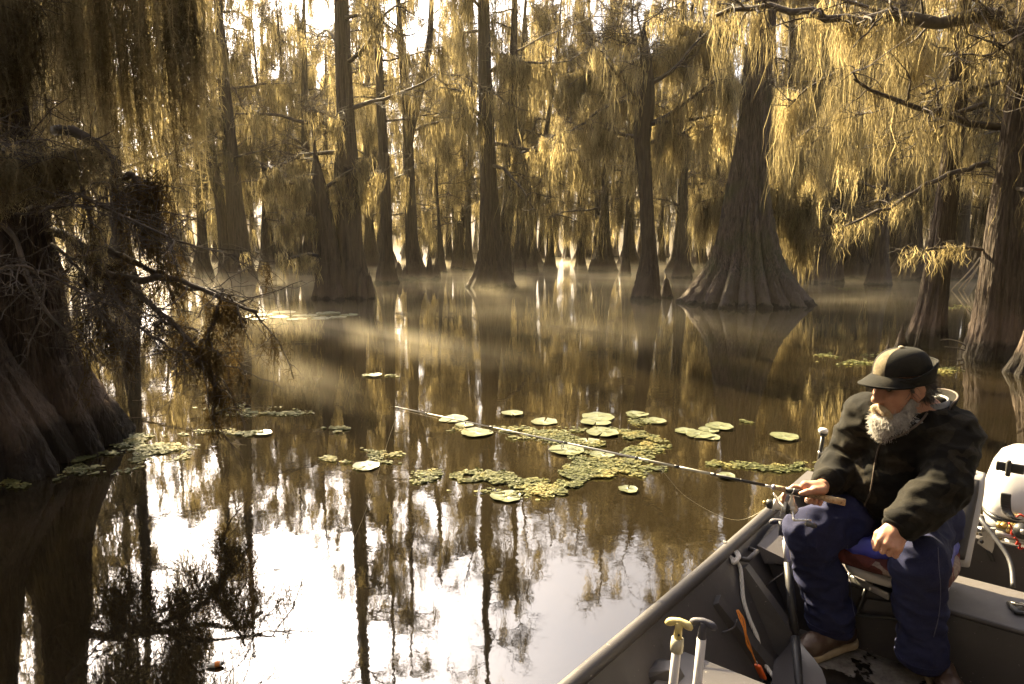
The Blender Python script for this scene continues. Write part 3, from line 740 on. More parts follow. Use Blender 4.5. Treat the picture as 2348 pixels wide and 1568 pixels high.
for x, y, kd in placed:
    lab, rb, rt, H, ln, tw = kinds[kd]
    if kd not in first:
        r2 = np.random.default_rng(500 + kd)
        prof = simple_prof(rb, rt, H, 1.2, (ln, ln * 0.3), 0.25, r2)
        kw = dict(z0=3.2, nl=40, ll=3.4 if kd != 5 else 4.2, nsub=8, ntw=6, moss_n=(120, 130, 120, 130, 110, 170)[kd], per=22, L=(0.5, 2.8), wid=(0.018, 0.045), spread=0.11, mosstop=0.72)
        sec = None
        if tw:
            p2 = simple_prof(rb * 0.8, rt * 0.85, H * 0.9, 1.2, (1.6, 0.4), 0.25, r2); p2[:, 2] += 0.55
            sec = (p2, dict(nl=14, moss_n=150))
        t, _ = build_tree("background_cypress", lab, (x, y, 0), prof, 600 + kd, kw, GRP, second=sec, trunk_kw=dict(segs=36, rings=34, flute=0.2, nfl=9))
        first[kd] = t
    else:
        s = rg.uniform(0.85, 1.15)
        copy_thing(first[kd], (x, y, 0), rg.uniform(0, 2 * PI), (s, s, s * rg.uniform(0.92, 1.1)))
# ---------------------------------------------------------------- boat frame: a towards the stern, b across, z up
BS = np.array([1.69, 3.75]); BU = np.array([0.63, 0.777]); BU /= np.linalg.norm(BU); BV = np.array([BU[1], -BU[0]])
def BP(a, b, z):
    p = BS + a * BU + b * BV; return np.array([p[0], p[1], z])
def PA(px, py, a):
    r = ray(px, py); t = (a + BS @ BU) / (r[:2] @ BU); return np.array([0, 0, CAM_H]) + t * r
def PB(px, py, b):
    r = ray(px, py); t = (b + BS @ BV) / (r[:2] @ BV); return np.array([0, 0, CAM_H]) + t * r
BW = 1.9

def bev_box(c, ax, ay, az, s, bev=0.006, seg=2):
    """rounded box: centre, three axes, full sizes -> verts, faces"""
    bm = bmesh.new(); bmesh.ops.create_cube(bm, size=1.0)
    for v in bm.verts: v.co = Vector((v.co.x * s[0], v.co.y * s[1], v.co.z * s[2]))
    if bev: bmesh.ops.bevel(bm, geom=bm.edges[:], offset=min(bev, min(s) * 0.45), segments=seg, affect='EDGES', profile=0.5)
    bm.verts.ensure_lookup_table()
    L = np.array([v.co[:] for v in bm.verts]); F = [[v.index for v in f.verts] for f in bm.faces]; bm.free()
    A = np.array([norm(np.asarray(ax, float)), norm(np.asarray(ay, float)), norm(np.asarray(az, float))])
    return L @ A + np.asarray(c, float), F
U3 = np.array([BU[0], BU[1], 0]); V3 = np.array([BV[0], BV[1], 0]); Z3 = np.array([0, 0, 1.0])
def bbox_boat(a0, a1, b0, b1, z0, z1, bev=0.006):
    return bev_box(BP((a0 + a1) / 2, (b0 + b1) / 2, (z0 + z1) / 2), U3, V3, Z3, (a1 - a0, b1 - b0, z1 - z0), bev)
def slab(poly, thick, nrm):
    """flat polygon (n,3) extruded along nrm"""
    P = np.asarray(poly, float); n = len(P); nv = norm(np.asarray(nrm, float)) * thick
    V = np.vstack([P, P + nv]); F = [list(range(n))[::-1], [n + i for i in range(n)]] + [[i, (i + 1) % n, n + (i + 1) % n, n + i] for i in range(n)]
    return V, F
def sphere_vf(c, r, nu=16, nv=10):
    u = np.arange(nu) * 2 * PI / nu; v = np.linspace(0.01, PI - 0.01, nv); r = np.broadcast_to(np.asarray(r, float), (3,))
    P = np.stack([np.sin(v)[:, None] * np.cos(u) * r[0], np.sin(v)[:, None] * np.sin(u) * r[1], np.broadcast_to(np.cos(v)[:, None], (nv, nu)) * r[2]], -1).reshape(-1, 3)
    return P + np.asarray(c, float), grid_quads(1, nv, nu, True)

def scuffed(name, c, worn, rough=0.5, spec=0.5, dirt=(0.02, 0.016, 0.013), metal=0.0, amt=0.62):
    m, nt, b = mat_new(name)
    v = coords(nt)
    f1 = noise(nt, v, 3.0, 6, 0.7); f2 = noise(nt, v, 55.0, 3, 0.7); f3 = noise(nt, coords(nt, (1, 1, 1)), 11.0, 5, 0.75, 1.0)
    col = mixrgb(nt, ramp(nt, f1, [(0.35, (0, 0, 0)), (0.7, (0.55,) * 3)]), c, tuple(0.72 * x for x in c))
    col = mixrgb(nt, ramp(nt, f3, [(amt, (0, 0, 0)), (amt + 0.1, (0.6,) * 3)]), col, dirt)
    col = mixrgb(nt, ramp(nt, f2, [(0.69, (0, 0, 0)), (0.72, (1, 1, 1))]), col, worn)
    nt.links.new(col, b.inputs["Base Color"])
    nt.links.new(ramp(nt, f1, [(0.3, (rough * 0.8,) * 3), (0.7, (min(rough * 1.3, 1),) * 3)]), b.inputs["Roughness"])
    b.inputs["Specular IOR Level"].default_value = spec; b.inputs["Metallic"].default_value = metal
    bump(nt, b, noise(nt, v, 140, 3), 0.12, 0.002)
    return m
M["boat"] = scuffed("grey_brown_boat_paint", (0.054, 0.049, 0.051), (0.25, 0.23, 0.21), 0.5)
M["bench"] = scuffed("bench_paint", (0.08, 0.073, 0.076), (0.25, 0.23, 0.21), 0.55, amt=0.66)
M["black"] = simple_mat("black_plastic", (0.012, 0.012, 0.013), (0.02, 0.02, 0.022), 0.4, 30)
M["steel"] = scuffed("brushed_bracket_metal", (0.42, 0.41, 0.4), (0.6, 0.58, 0.55), 0.4, metal=0.7)
M["white_tube"] = scuffed("white_paddle_shaft", (0.62, 0.6, 0.62), (0.3, 0.28, 0.27), 0.4, dirt=(0.3, 0.28, 0.27), amt=0.68)
M["vinyl"] = scuffed("grey_seat_vinyl", (0.5, 0.48, 0.46), (0.6, 0.58, 0.55), 0.55, dirt=(0.25, 0.23, 0.2), amt=0.68)
M["vinyl_dark"] = simple_mat("charcoal_seat_vinyl", (0.035, 0.033, 0.034), (0.05, 0.047, 0.047), 0.55, 12)

def floor_mat():
    m, nt, b = mat_new("worn_boat_floor")
    v = coords(nt); f = noise(nt, v, 6.0, 8, 0.75, 0.1); g = noise(nt, coords(nt, (1, 1, 1)), 3.2, 5, 0.6, 0.4)
    col = ramp(nt, f, [(0.35, (0.05, 0.043, 0.04)), (0.5, (0.16, 0.145, 0.13)), (0.62, (0.25, 0.235, 0.22))])
    col = mixrgb(nt, ramp(nt, g, [(0.5, (0, 0, 0)), (0.53, (1, 1, 1))]), col, (0.008, 0.007, 0.006))
    nt.links.new(col, b.inputs["Base Color"])
    nt.links.new(ramp(nt, g, [(0.49, (0.8,) * 3), (0.53, (0.22,) * 3)]), b.inputs["Roughness"])
    bump(nt, b, f, 0.3, 0.004); return m

boat = thing("fishing_boat", "flat-sided grey-brown aluminium fishing boat with ribbed sides, cut off by the lower right corner", "boat", BP(-1.2, 0.95, 0.0))
# hull: one closed thick shell lofted bow to stern
def hull_section(a):
    t = np.clip((-a - 3.2) / 1.5, 0, 1)            # bow taper, off camera
    k = 1 - 0.45 * t ** 1.6; c = BW / 2; rise = 0.25 * t ** 2; sh = 0.05 * np.clip((-a - 1.5) / 3, 0, 1)
    pts = [(-0.02, 0.405 + sh), (0.215, -0.09 + rise), (BW - 0.215, -0.09 + rise), (BW + 0.02, 0.405 + sh), (BW - 0.012, 0.405 + sh), (BW - 0.245, 0.02 + rise), (0.245, 0.02 + rise), (0.012, 0.405 + sh)]
    return [BP(a, c + (b_ - c) * k, z) for b_, z in pts]
st = np.concatenate([np.linspace(-4.7, -3.0, 12), np.linspace(-2.8, 0.0, 18)])
sec = np.array([hull_section(a) for a in st])
hv = sec.reshape(-1, 3); hf = grid_quads(1, len(st), 8, True)
hb = MB().add((hv, hf)); hb.loose = [list(range(8))[::-1], [len(hv) - 8 + i for i in range(8)]]
part("hull", hb, M["boat"], boat, smooth=False)
for side in (0, 1):
    P = np.array([sec[i][0 if side == 0 else 3] * 0.5 + sec[i][7 if side == 0 else 4] * 0.5 + [0, 0, 0.006] for i in range(len(st))])
    mb = MB().tube(P, 0.027, 12)
    part("gunwale", mb, M["boat"], boat)
    mb = MB()
    Q = np.array([BP(a, (0.032 if side == 0 else BW - 0.032), 0.352 + 0.05 * np.clip((-a - 1.5) / 3, 0, 1)) for a in st if a > -3.2])
    mb.tube(Q, 0.008, 6); part("rub_strip", mb, M["boat"], boat)
fl = MB().add(slab([BP(-3.4, 0.26, 0.024), BP(-3.4, BW - 0.26, 0.024), BP(-0.05, BW - 0.26, 0.024), BP(-0.05, 0.26, 0.024)], 0.004, (0, 0, 1)))
part("floor", fl, floor_mat(), boat, smooth=False)
tr = MB().add(slab([BP(-0.045, -0.005, 0.4), BP(-0.045, 0.7, 0.4), BP(-0.045, 0.74, 0.30), BP(-0.045, 1.26, 0.30), BP(-0.045, 1.3, 0.4), BP(-0.045, BW + 0.005, 0.4), BP(-0.045, BW - 0.21, -0.085), BP(-0.045, 0.21, -0.085)], 0.05, U3))
part("transom", tr, M["boat"], boat, smooth=False)
for b0, b1 in ((0.02, 0.72), (1.28, BW - 0.02)):
    part("transom_cap", MB().add(bbox_boat(-0.075, 0.02, b0, b1, 0.402, 0.43, 0.01)), M["bench"], boat)
for s in (0, 1):
    b0, b1 = (-0.01, 0.26) if s == 0 else (BW + 0.01, BW - 0.26)
    part("corner_plate", MB().add(slab([BP(-0.30, b0, 0.437), BP(0.03, b0, 0.437), BP(0.03, b1, 0.437), BP(-0.16, b1, 0.437), BP(-0.24, (b0 * .7 + b1 * .3), 0.437)], 0.012, Z3)), M["bench"], boat, smooth=False)
# benches
def bench(a0, a1, zt):
    mb = MB().add(bbox_boat(a0, a1, 0.10, BW - 0.10, zt - 0.02, zt, 0.008))
    part("bench", mb, M["bench"], boat, smooth=False)
    f = MB().add(slab([BP(a0 + 0.004, 0.1, zt - 0.022), BP(a0 + 0.004, BW - 0.1, zt - 0.022), BP(a0 + 0.004, BW - 0.235, 0.03), BP(a0 + 0.004, 0.235, 0.03)], a1 - a0 - 0.008, U3))
    part("bench_box", f, M["boat"], boat, smooth=False)
bench(-0.95, -0.59, 0.32)
bench(-2.35, -1.83, 0.30)
part("bench_end_plate", MB().add(slab([BP(-0.985, 0.10, 0.305), BP(-0.985, 0.062, 0.37), BP(-0.75, 0.05, 0.385), BP(-0.6, 0.06, 0.37), BP(-0.6, 0.14, 0.325), BP(-0.955, 0.2, 0.325)], 0.012, (0, 0, 1))), M["bench"], boat, smooth=False)
part("bench_rivet", MB().add(sphere_vf(BP(-1.87, 0.50, 0.302), (0.014, 0.014, 0.004), 14, 6)), M["steel"], boat)
# ribs on the inner side: pressed ridges running down to the floor
def rib(p, q, w0=0.06, h=0.075):
    p, q = np.asarray(p, float), np.asarray(q, float); d = norm(q - p); s = norm(U3 - (U3 @ d) * d); nn = norm(np.cross(s, d))
    if nn @ V3 < 0: nn = -nn
    rows = []
    for t, wk in ((0.0, 0.75), (0.04, 1.0), (0.96, 1.2), (1.0, 1.2)):
        c = p + (q - p) * t; hk = h * (0.15 if t == 0 else 1)
        rows.append([c - s * w0 * wk - nn * 0.02, c - s * w0 * wk * 0.4 + nn * hk, c + s * w0 * wk * 0.4 + nn * hk, c + s * w0 * wk - nn * 0.02])
    V = np.array(rows).reshape(-1, 3)
    mb = MB().add((V, grid_quads(1, 4, 4, False))); mb.loose.append([0, 1, 2, 3]); mb.loose.append([15, 14, 13, 12]); return mb
for p, q in ((PZ(1610, 1378, .30), PZ(1736, 1534, .02)), (PZ(1678, 1305, .31), PZ(1812, 1494, .02)), (BP(-2.0, 0.07, .32), BP(-1.95, .245, .02)), (BP(-0.36, 0.07, .32), BP(-0.34, .245, .02))):
    part("rib", rib(p, q), M["boat"], boat, smooth=False)
for a in (-1.5, -1.15, -0.3):
    part("rib", rib(BP(a, BW - 0.07, .32), BP(a, BW - 0.245, .02), h=-0.06), M["boat"], boat, smooth=False)
# raised rib across the bilge behind the bench
part("bilge_rib", MB().add(bev_box(PZ(2285, 1290, .12), norm(PZ(2268, 1250, .2) - PZ(2300, 1335, .03)), V3, np.cross(V3, norm(PZ(2268, 1250, .2) - PZ(2300, 1335, .03))), (0.5, 0.07, 0.03), 0.006)), M["bench"], boat, smooth=False)
part("bilge_bolt", MB().add(sphere_vf(PA(2185 + 16, 1285, -0.05), (0.014, 0.014, 0.014), 10, 6)), M["steel"], boat)
# cleat and black folding step below the bench edge
cl = MB().tube([BP(-1.14, 0.04, .37), BP(-1.135, 0.075, .372), BP(-1.03, 0.078, .374), BP(-1.02, 0.04, .372)], 0.011, 8)
part("cleat", cl, M["boat"], boat)
stp = MB(); K_ = [PA(1985, 1350, -.955), PA(1965, 1402, -.975), PA(1968, 1410, -.98), PA(2072, 1420, -.98), PA(2078, 1414, -.975), PA(2080, 1345, -.955)]
stp.tube(spline(K_, 30), 0.008, 8)
part("folding_step", stp, M["black"], boat)
part("step_plate", MB().add(slab([PA(1988, 1372, -.957), PA(1972, 1405, -.957), PA(2072, 1416, -.957), PA(2078, 1385, -.957)], 0.004, -U3)), M["boat"], boat, smooth=False)
# dark wire along the side
wr = MB().tube(spline([PZ(1832, 1280, .33), PZ(1800, 1310, .3), PZ(1772, 1330, .27), PZ(1755, 1345, .24), PZ(1742, 1365, .2), PZ(1737, 1390, .15)], 24), 0.0035, 6)
part("wire", wr, simple_mat("dark_wire", (0.03, 0.02, 0.016), None, 0.5), boat)
part("wire", MB().tube(spline([PZ(1690, 1420, .27), PZ(1680, 1440, .24), PZ(1655, 1450, .23)], 12), 0.004, 6), M["boat"], boat)

# stern light
sl = thing("stern_light", "short black pole light with a white globe at the boat's far stern corner", "boat light", BP(-0.05, 0.068, 0.45))
b0, b1 = BP(-0.05, 0.062, 0.445), PA(1886, 1000, -0.05)
part("pole", MB().tube([b0, b0 * .5 + b1 * .5, b1], [0.012, 0.011, 0.0105], 12), M["black"], sl)
part("collar", MB().tube([b0 * .42 + b1 * .58, b0 * .36 + b1 * .64], 0.0135, 12), M["steel"], sl)
part("socket", MB().tube([b1, b1 + [0, 0, .012], b1 + [0.001, 0, .02]], [0.013, 0.022, 0.024], 16), M["black"], sl)
gl = MB().tube([b1 + [0, 0, .02], b1 + [0, 0, .026], b1 + [0, 0, .036], b1 + [0, 0, .044], b1 + [0, 0, .047]], [0.022, 0.025, 0.025, 0.019, 0.008], 18)
part("globe", gl, simple_mat("frosted_lens", (0.75, 0.73, 0.72), (0.6, 0.58, 0.57), 0.3, 40), sl)

# outboard motor
mot = thing("outboard_motor", "silver outboard motor cowl with black latch at the right edge behind the seat", "outboard motor", BP(0.15, 1.02, 0.3))
def super_ring(a_c, b_c, z, ra, rb, n=40, e=3.2):
    th = np.arange(n) * 2 * PI / n; c, s = np.cos(th), np.sin(th)
    ca = np.sign(c) * np.abs(c) ** (2 / e); sa = np.sign(s) * np.abs(s) ** (2 / e)
    return np.array([BP(a_c + ra * x, b_c + rb * y, z) for x, y in zip(ca, sa)])
def loft(rows, cap=True):
    n = len(rows[0]); mb = MB().add((np.vstack(rows), grid_quads(1, len(rows), n, True)))
    if cap: mb.loose += [list(range(n))[::-1], [(len(rows) - 1) * n + i for i in range(n)]]
    return mb
rows = []
for z, ra, rb, ac in ((0.385, .25, .185, .33), (0.40, .262, .197, .33), (0.45, .262, .197, .33), (0.52, .25, .19, .34), (0.595, .225, .172, .355), (0.648, .19, .145, .37), (0.677, .14, .105, .38), (0.69, .07, .055, .385), (0.692, .01, .01, .385)):
    rows.append(super_ring(ac, 1.0, z, ra, rb))
silver, nt, b = mat_new("silver_cowl_paint")
f = noise(nt, coords(nt, (1, 1, 1)), 3.0, 4)
nt.links.new(ramp(nt, f, [(0.3, (0.62, 0.61, 0.64)), (0.7, (0.7, 0.69, 0.72))]), b.inputs["Base Color"])
b.inputs["Metallic"].default_value = 0.35; b.inputs["Roughness"].default_value = 0.32; b.inputs["Coat Weight"].default_value = 0.4
part("cowl", loft(rows), silver, mot)
part("cowl_seal", loft([super_ring(.33, 1.0, z, .256, .191) for z in (0.37, 0.385)]), M["black"], mot)
part("lower_cowl", loft([super_ring(.33, 1.0, z, ra, rb) for z, ra, rb in ((0.30, .22, .16), (0.32, .245, .182), (0.37, .25, .187))]), scuffed("grey_lower_cowl", (0.33, 0.33, 0.35), (0.4, 0.4, 0.4), 0.4), mot)
part("midsection", loft([super_ring(.33, 1.0, z, ra, rb) for z, ra, rb in ((-0.5, .05, .03), (0.0, .09, .05), (0.2, .13, .08), (0.3, .16, .1))]), silver, mot)
lc = PA(2315, 1072, 0.095)
lt = MB().add(bev_box(lc, V3, Z3, U3, (0.115, 0.048, 0.02), 0.006)); latch = part("latch", lt, M["black"], mot)
part("latch_handle", MB().add(bev_box(lc - U3 * 0.016 + V3 * -0.006, V3, Z3, U3, (0.022, 0.082, 0.03), 0.008)), simple_mat("worn_black_rubber", (0.03, 0.028, 0.026), (0.012, 0.012, 0.012), 0.6, 60), latch)
tl = MB(); T_ = spline([PA(2306, 1132, .03), PA(2305, 1150, .03), PA(2308, 1172, .02), PA(2322, 1188, .0), PA(2336, 1190, .0)], 16)
for i in range(len(T_) - 1):
    d = T_[i + 1] - T_[i]; wv = 0.042 if i < 9 else 0.03
    tl.add(bev_box((T_[i] + T_[i + 1]) / 2, V3, d, np.cross(V3, d), (wv, np.linalg.norm(d) * 1.5, 0.02), 0.004))
part("tilt_lever", tl, M["black"], mot)
br = MB().add(slab([PA(2248, 1208, -.06), PA(2282, 1212, -.06), PA(2278, 1256, -.06), PA(2274, 1268, -.06), PA(2264, 1262, -.06), PA(2240, 1245, -.06), PA(2244, 1235, -.06), PA(2252, 1230, -.06)], 0.012, U3))
part("clamp_bracket", br, M["steel"], mot, smooth=False)
part("clamp_hole", MB().add(sphere_vf(PA(2250, 1242, -.062), (0.009, 0.009, 0.009), 12, 8)), M["black"], mot)
part("clamp_screw", MB().add(bev_box(PA(2270, 1275, -.06), V3, PA(2266, 1262, -.06) - PA(2280, 1292, -.06), U3, (0.02, 0.055, 0.015), 0.004)), M["black"], mot)
part("tilt_tube", MB().tube([PA(2235, 1212, -.02), PA(2300, 1226, -.02), PA(2380, 1242, -.02)], 0.016, 12), M["steel"], mot)
bz = scuffed("brass_fittings", (0.5, 0.36, 0.12), (0.7, 0.6, 0.3), 0.35, metal=0.8)
for x, y, r in ((2300, 1205, .014), (2318, 1206, .011), (2327, 1208, .012), (2290, 1203, .012), (2312, 1216, .01)):
    p = PA(x, y, -.01); part("fitting", MB().tube([p - U3 * .02, p + U3 * .02], r, 10), bz, mot)
part("throttle_grip", MB().tube([PA(2345, 1218, -.14), PA(2343, 1218, -.1), PA(2340, 1217, -.02)], [0.036, 0.038, 0.038], 20), M["black"], mot)
part("grip_hub", MB().tube([PA(2345, 1219, -.146), PA(2345, 1219, -.138)], [0.012, 0.013], 14), M["steel"], mot)
red = simple_mat("red_wire_sleeve", (0.45, 0.03, 0.015), (0.35, 0.02, 0.01), 0.45, 30)
for pts in ([(2312, 1198), (2320, 1212), (2318, 1225), (2328, 1218), (2338, 1204)], [(2325, 1232), (2333, 1240), (2329, 1248), (2338, 1246), (2336, 1258), (2346, 1256)], [(2330, 1185), (2338, 1180), (2350, 1186)]):
    part("red_wire", MB().tube(spline([PA(x, y, -.10) for x, y in pts], 24), 0.0045, 7), red, mot)
part("control_cable", MB().tube(spline([PA(2233, 1168, -.02), PA(2252, 1196, -.1), PA(2280, 1232, -.15), PA(2308, 1272, -.2), PA(2319, 1305, -.25), PA(2322, 1345, -.32)], 30), 0.0105, 10), simple_mat("grey_cable", (0.06, 0.06, 0.068), None, 0.5), mot)

# folding seat
seat = thing("boat_seat", "pale grey folding fishing seat on the boat bench, its back behind the angler", "boat seat", BP(-0.77, 0.62, 0.325))
def back_section(t):
    return -0.72 + 0.27 * t, 0.425 + 0.325 * t
rows = []
for t in np.linspace(0, 1, 14):
    a, z = back_section(t); hw = 0.19 * (1 - 0.16 * max(0, t - 0.75) ** 1.5 * 8 ** 0.5); th = 0.032 if t < 0.95 else 0.02
    rows.append(np.array([BP(a + th * np.sign(math.cos(q)) * abs(math.cos(q)) ** 0.5, 0.655 + 0.015 * t + hw * np.sign(math.sin(q)) * abs(math.sin(q)) ** 0.35, z + (0.012 if abs(math.sin(q)) < 0.3 and t > .9 else 0)) for q in np.arange(24) * 2 * PI / 24]))
part("backrest", loft(rows), M["vinyl"], seat)
rows = [np.array([p - U3 * 0.028 + Z3 * 0.004 for p in (r - r.mean(0)) * 0.9 + r.mean(0)]) for r in rows[1:-1]]
part("back_pad", loft(rows), M["vinyl_dark"], seat)
for s in (-1, 1):
    bb = 0.63 + s * (0.145 if s > 0 else 0.2)
    part("hinge_arm", MB().add(slab([BP(-0.815, bb, .325), BP(-0.735, bb, .325), BP(-0.615, bb, .555), BP(-0.655, bb, .60), BP(-0.70, bb, .585), BP(-0.80, bb, .40)], 0.012, V3 * s)), M["vinyl"], seat, smooth=False)
    part("hinge_bolt", MB().add(sphere_vf(BP(-0.775, bb + s * 0.014, .42), (0.009, 0.009, 0.009), 10, 6)), M["steel"], seat)
pan = []
for z, ra, rb in ((0.355, .05, .12), (0.36, .13, .16), (0.385, .18, .185), (0.42, .195, .195)): pan.append(super_ring(-0.86, 0.60, z, ra, rb, 32, 3))
part("seat_pan", loft(pan), M["vinyl"], seat)
part("swivel", MB().add(bbox_boat(-0.93, -0.75, 0.53, 0.67, 0.322, 0.355, 0.004)), M["black"], seat)
p, q = PZ(1950, 1325, .345), PZ(2038, 1368, .345)
part("slide_rail", MB().add(bev_box((p + q) / 2, q - p, Z3, np.cross(q - p, Z3), (np.linalg.norm(q - p), 0.028, 0.012), 0.004)), M["steel"], seat)
r2 = PZ(1948, 1316, .355)
part("slide_rail", MB().tube(spline([p + [0, 0, 0], r2, BP(-0.9, .5, .35)], 10), 0.008, 8), M["steel"], seat)
part("rail_bolt", MB().add(sphere_vf((p + q) / 2 - np.array([.0, .009, 0]), (0.011, 0.008, 0.011), 12, 8)), M["steel"], seat)

def camo_mat(name, c1, c2, c3, sc=9.0, rough=0.9):
    m, nt, b = mat_new(name)
    v = coords(nt); vo = N(nt, "ShaderNodeTexVoronoi"); vo.inputs["Scale"].default_value = sc
    dv = N(nt, "ShaderNodeVectorMath", operation='ADD'); nz = N(nt, "ShaderNodeTexNoise"); nz.inputs["Scale"].default_value = sc * 0.8; nt.links.new(v, nz.inputs["Vector"])
    nt.links.new(v, dv.inputs[0]); sclv = N(nt, "ShaderNodeVectorMath", operation='SCALE'); sclv.inputs["Scale"].default_value = 0.12; nt.links.new(nz.outputs["Color"], sclv.inputs[0]); nt.links.new(sclv.outputs[0], dv.inputs[1])
    nt.links.new(dv.outputs[0], vo.inputs["Vector"])
    sepc = N(nt, "ShaderNodeSeparateColor"); nt.links.new(vo.outputs["Color"], sepc.inputs[0])
    col = ramp(nt, sepc.outputs[0], [(0.0, c1), (0.4, c1), (0.45, c2), (0.75, c2), (0.8, c3)])
    f = noise(nt, v, sc * 6, 5, 0.7)
    col = mixrgb(nt, ramp(nt, f, [(0.4, (0, 0, 0)), (0.7, (0.55,) * 3)]), col, tuple(x * 0.45 for x in c1))
    nt.links.new(col, b.inputs["Base Color"]); b.inputs["Roughness"].default_value = rough; b.inputs["Specular IOR Level"].default_value = 0.15
    b.inputs["Sheen Weight"].default_value = 0.02
    bump(nt, b, noise(nt, v, 160, 4), 0.35, 0.003)
    return m

# paddles
def tee(t, c, axis, down, mat, L=0.084, r=0.0125):
    axis, down = norm(np.asarray(axis, float)), norm(np.asarray(down, float))
    mb = MB(); ts = np.linspace(-1, 1, 13)
    P = np.array([c + axis * x * L / 2 + down * 0.016 * x * x for x in ts]); rr = r * np.array([.45, .9, 1.05, 1.0, .92, .9, .95, .9, .92, 1.0, 1.05, .9, .45])
    mb.tube(P, rr, 12); mb.tube([c, c + down * 0.025, c + down * 0.06], [r * 1.1, r * 0.95, r * 1.15], 12)
    return part("handle", mb, mat, t)
rail_y = simple_mat("old_yellow_grip", (0.62, 0.5, 0.16), (0.5, 0.42, 0.2), 0.55, 25)
navy = simple_mat("navy_grip", (0.03, 0.03, 0.05), (0.05, 0.05, 0.07), 0.6, 40)
def shaft_dir(x0, y0, z0, x1, y1, z1): return norm(PZ(x1, y1, z1) - PZ(x0, y0, z0))
for x, hm, lab in ((1557, rail_y, "white paddle with a yellowed T-shaped grip, leaning in the near corner of the boat"), (1612, navy, "white paddle with a navy T-shaped grip, next to the yellow-gripped paddle")):
    c = PZ(x, 1425, .55); d = norm(PZ(x - 14, 1568, .34) - c)
    t = thing("paddle", lab, "paddle", c + d * .5, "paddles with white shafts")
    side = norm(PZ(x + 30, 1433, .55) - PZ(x - 30, 1419, .55))
    h = tee(t, c, side, d, hm)
    s0 = c + d * 0.055; s1 = c + d * 0.48
    part("shaft", MB().tube([s0, (s0 + s1) / 2, s1], 0.0145, 16), M["white_tube"], t)
    if hm is rail_y:
        part("sleeve", MB().tube([c + d * .055, c + d * .075, c + d * .1], [.019, .0205, .0195], 16), simple_mat("peeling_cream_tape", (0.6, 0.56, 0.42), None, 0.7), t)
        part("screw", MB().add(sphere_vf(c + d * .04 - np.array([0.002, .0165, -.004]), .004, 8, 6)), M["black"], t)
c = PA(1796, 1197, -0.97); nk = PZ(1822, 1462, .10); d = norm(nk - c)
t = thing("paddle", "black-bladed paddle propped between the angler's knee and the boat's ribbed side", "paddle", nk)
tee(t, c + d * 0.0 - V3 * 0.012, norm(V3 + 0.1 * U3), d, navy, 0.10, 0.013)
m_ = c + (nk - c) * 0.36
part("shaft", MB().tube([c + d * .05, m_], 0.013, 14), M["white_tube"], t)
dk = scuffed("scuffed_black_shaft", (0.028, 0.028, 0.034), (0.2, 0.2, 0.22), 0.45)
part("grip_sleeve", MB().tube([m_, (m_ + nk) / 2, nk], [0.0165, 0.0175, 0.018], 14), dk, t)
e = PZ(1832, 1580, .045); bd = norm(e - nk); bs = norm(PZ(1880, 1560, .05) - PZ(1765, 1545, .05)); bn = norm(np.cross(bs, bd))
if bn[1] > 0: bn = -bn
Lb = 0.36
prof_ = [(0.0, .018), (.04, .022), (.07, .035), (.12, .065), (.17, .088), (.22, .098), (.30, .1), (.35, .085), (.36, .06)]
V = []
for s_, w_ in prof_:
    for x in (-1, -.5, 0, .5, 1): V.append(nk + bd * s_ + bs * w_ * x + bn * (0.012 * x * x))
V = np.array(V); n_ = len(V)
blade = MB().add((V, grid_quads(1, len(prof_), 5, False))); blade.add((V - bn * .005, grid_quads(1, len(prof_), 5, False)[:, ::-1]))
part("blade", blade, scuffed("smoky_black_blade", (0.04, 0.036, 0.04), (0.14, 0.14, 0.15), 0.35), t)
part("blade_spine", MB().tube([nk - bd * .02, nk + bd * .05, nk + bd * .34], [.021, .019, .013], 14), dk, t)

# rope on the cleat
rope_m, nt, b = mat_new("braided_white_rope")
vv = coords(nt); wv = N(nt, "ShaderNodeTexWave"); wv.inputs["Scale"].default_value = 60; wv.inputs["Distortion"].default_value = 3; nt.links.new(vv, wv.inputs["Vector"])
nt.links.new(ramp(nt, wv.outputs["Fac"], [(0.2, (0.55, 0.51, 0.45)), (0.6, (0.82, 0.79, 0.73))]), b.inputs["Base Color"]); b.inputs["Roughness"].default_value = 0.9
bump(nt, b, wv.outputs["Fac"], 0.8, 0.004)
rp = MB()
def zr(y): return np.interp(y, [1245, 1300, 1480, 1545], [.415, .35, .13, .05])
main = spline([PZ(x, y, zr(y)) for x, y in ((1683, 1280), (1696, 1300), (1700, 1330), (1704, 1375), (1718, 1420), (1735, 1460), (1744, 1500), (1758, 1530), (1776, 1556))], 60)
rp.tube(main, 0.0085, 10)
rp.tube(spline([PZ(1664, 1250, .42), PZ(1668, 1262, .41), PZ(1672, 1275, .395), PZ(1684, 1283, .385), PZ(1694, 1277, .385), PZ(1690, 1266, .39), PZ(1682, 1262, .395)], 30), 0.0085, 10)
rp.tube(spline([PZ(1680, 1262, .4), PZ(1688, 1270, .395), PZ(1690, 1284, .385), PZ(1680, 1290, .38), PZ(1676, 1278, .39)], 24), 0.008, 10)
for i in range(9):
    q = PZ(1663, 1249, .425); rp.tube([q, q + np.array([rg.normal(-.004, .006), rg.normal(0, .005), .016])], [.003, .002], 5)
solo("rope", rp, rope_m, "frayed white rope knotted to the boat's side cleat and trailing to the floor", "rope", PZ(1776, 1556, .05))
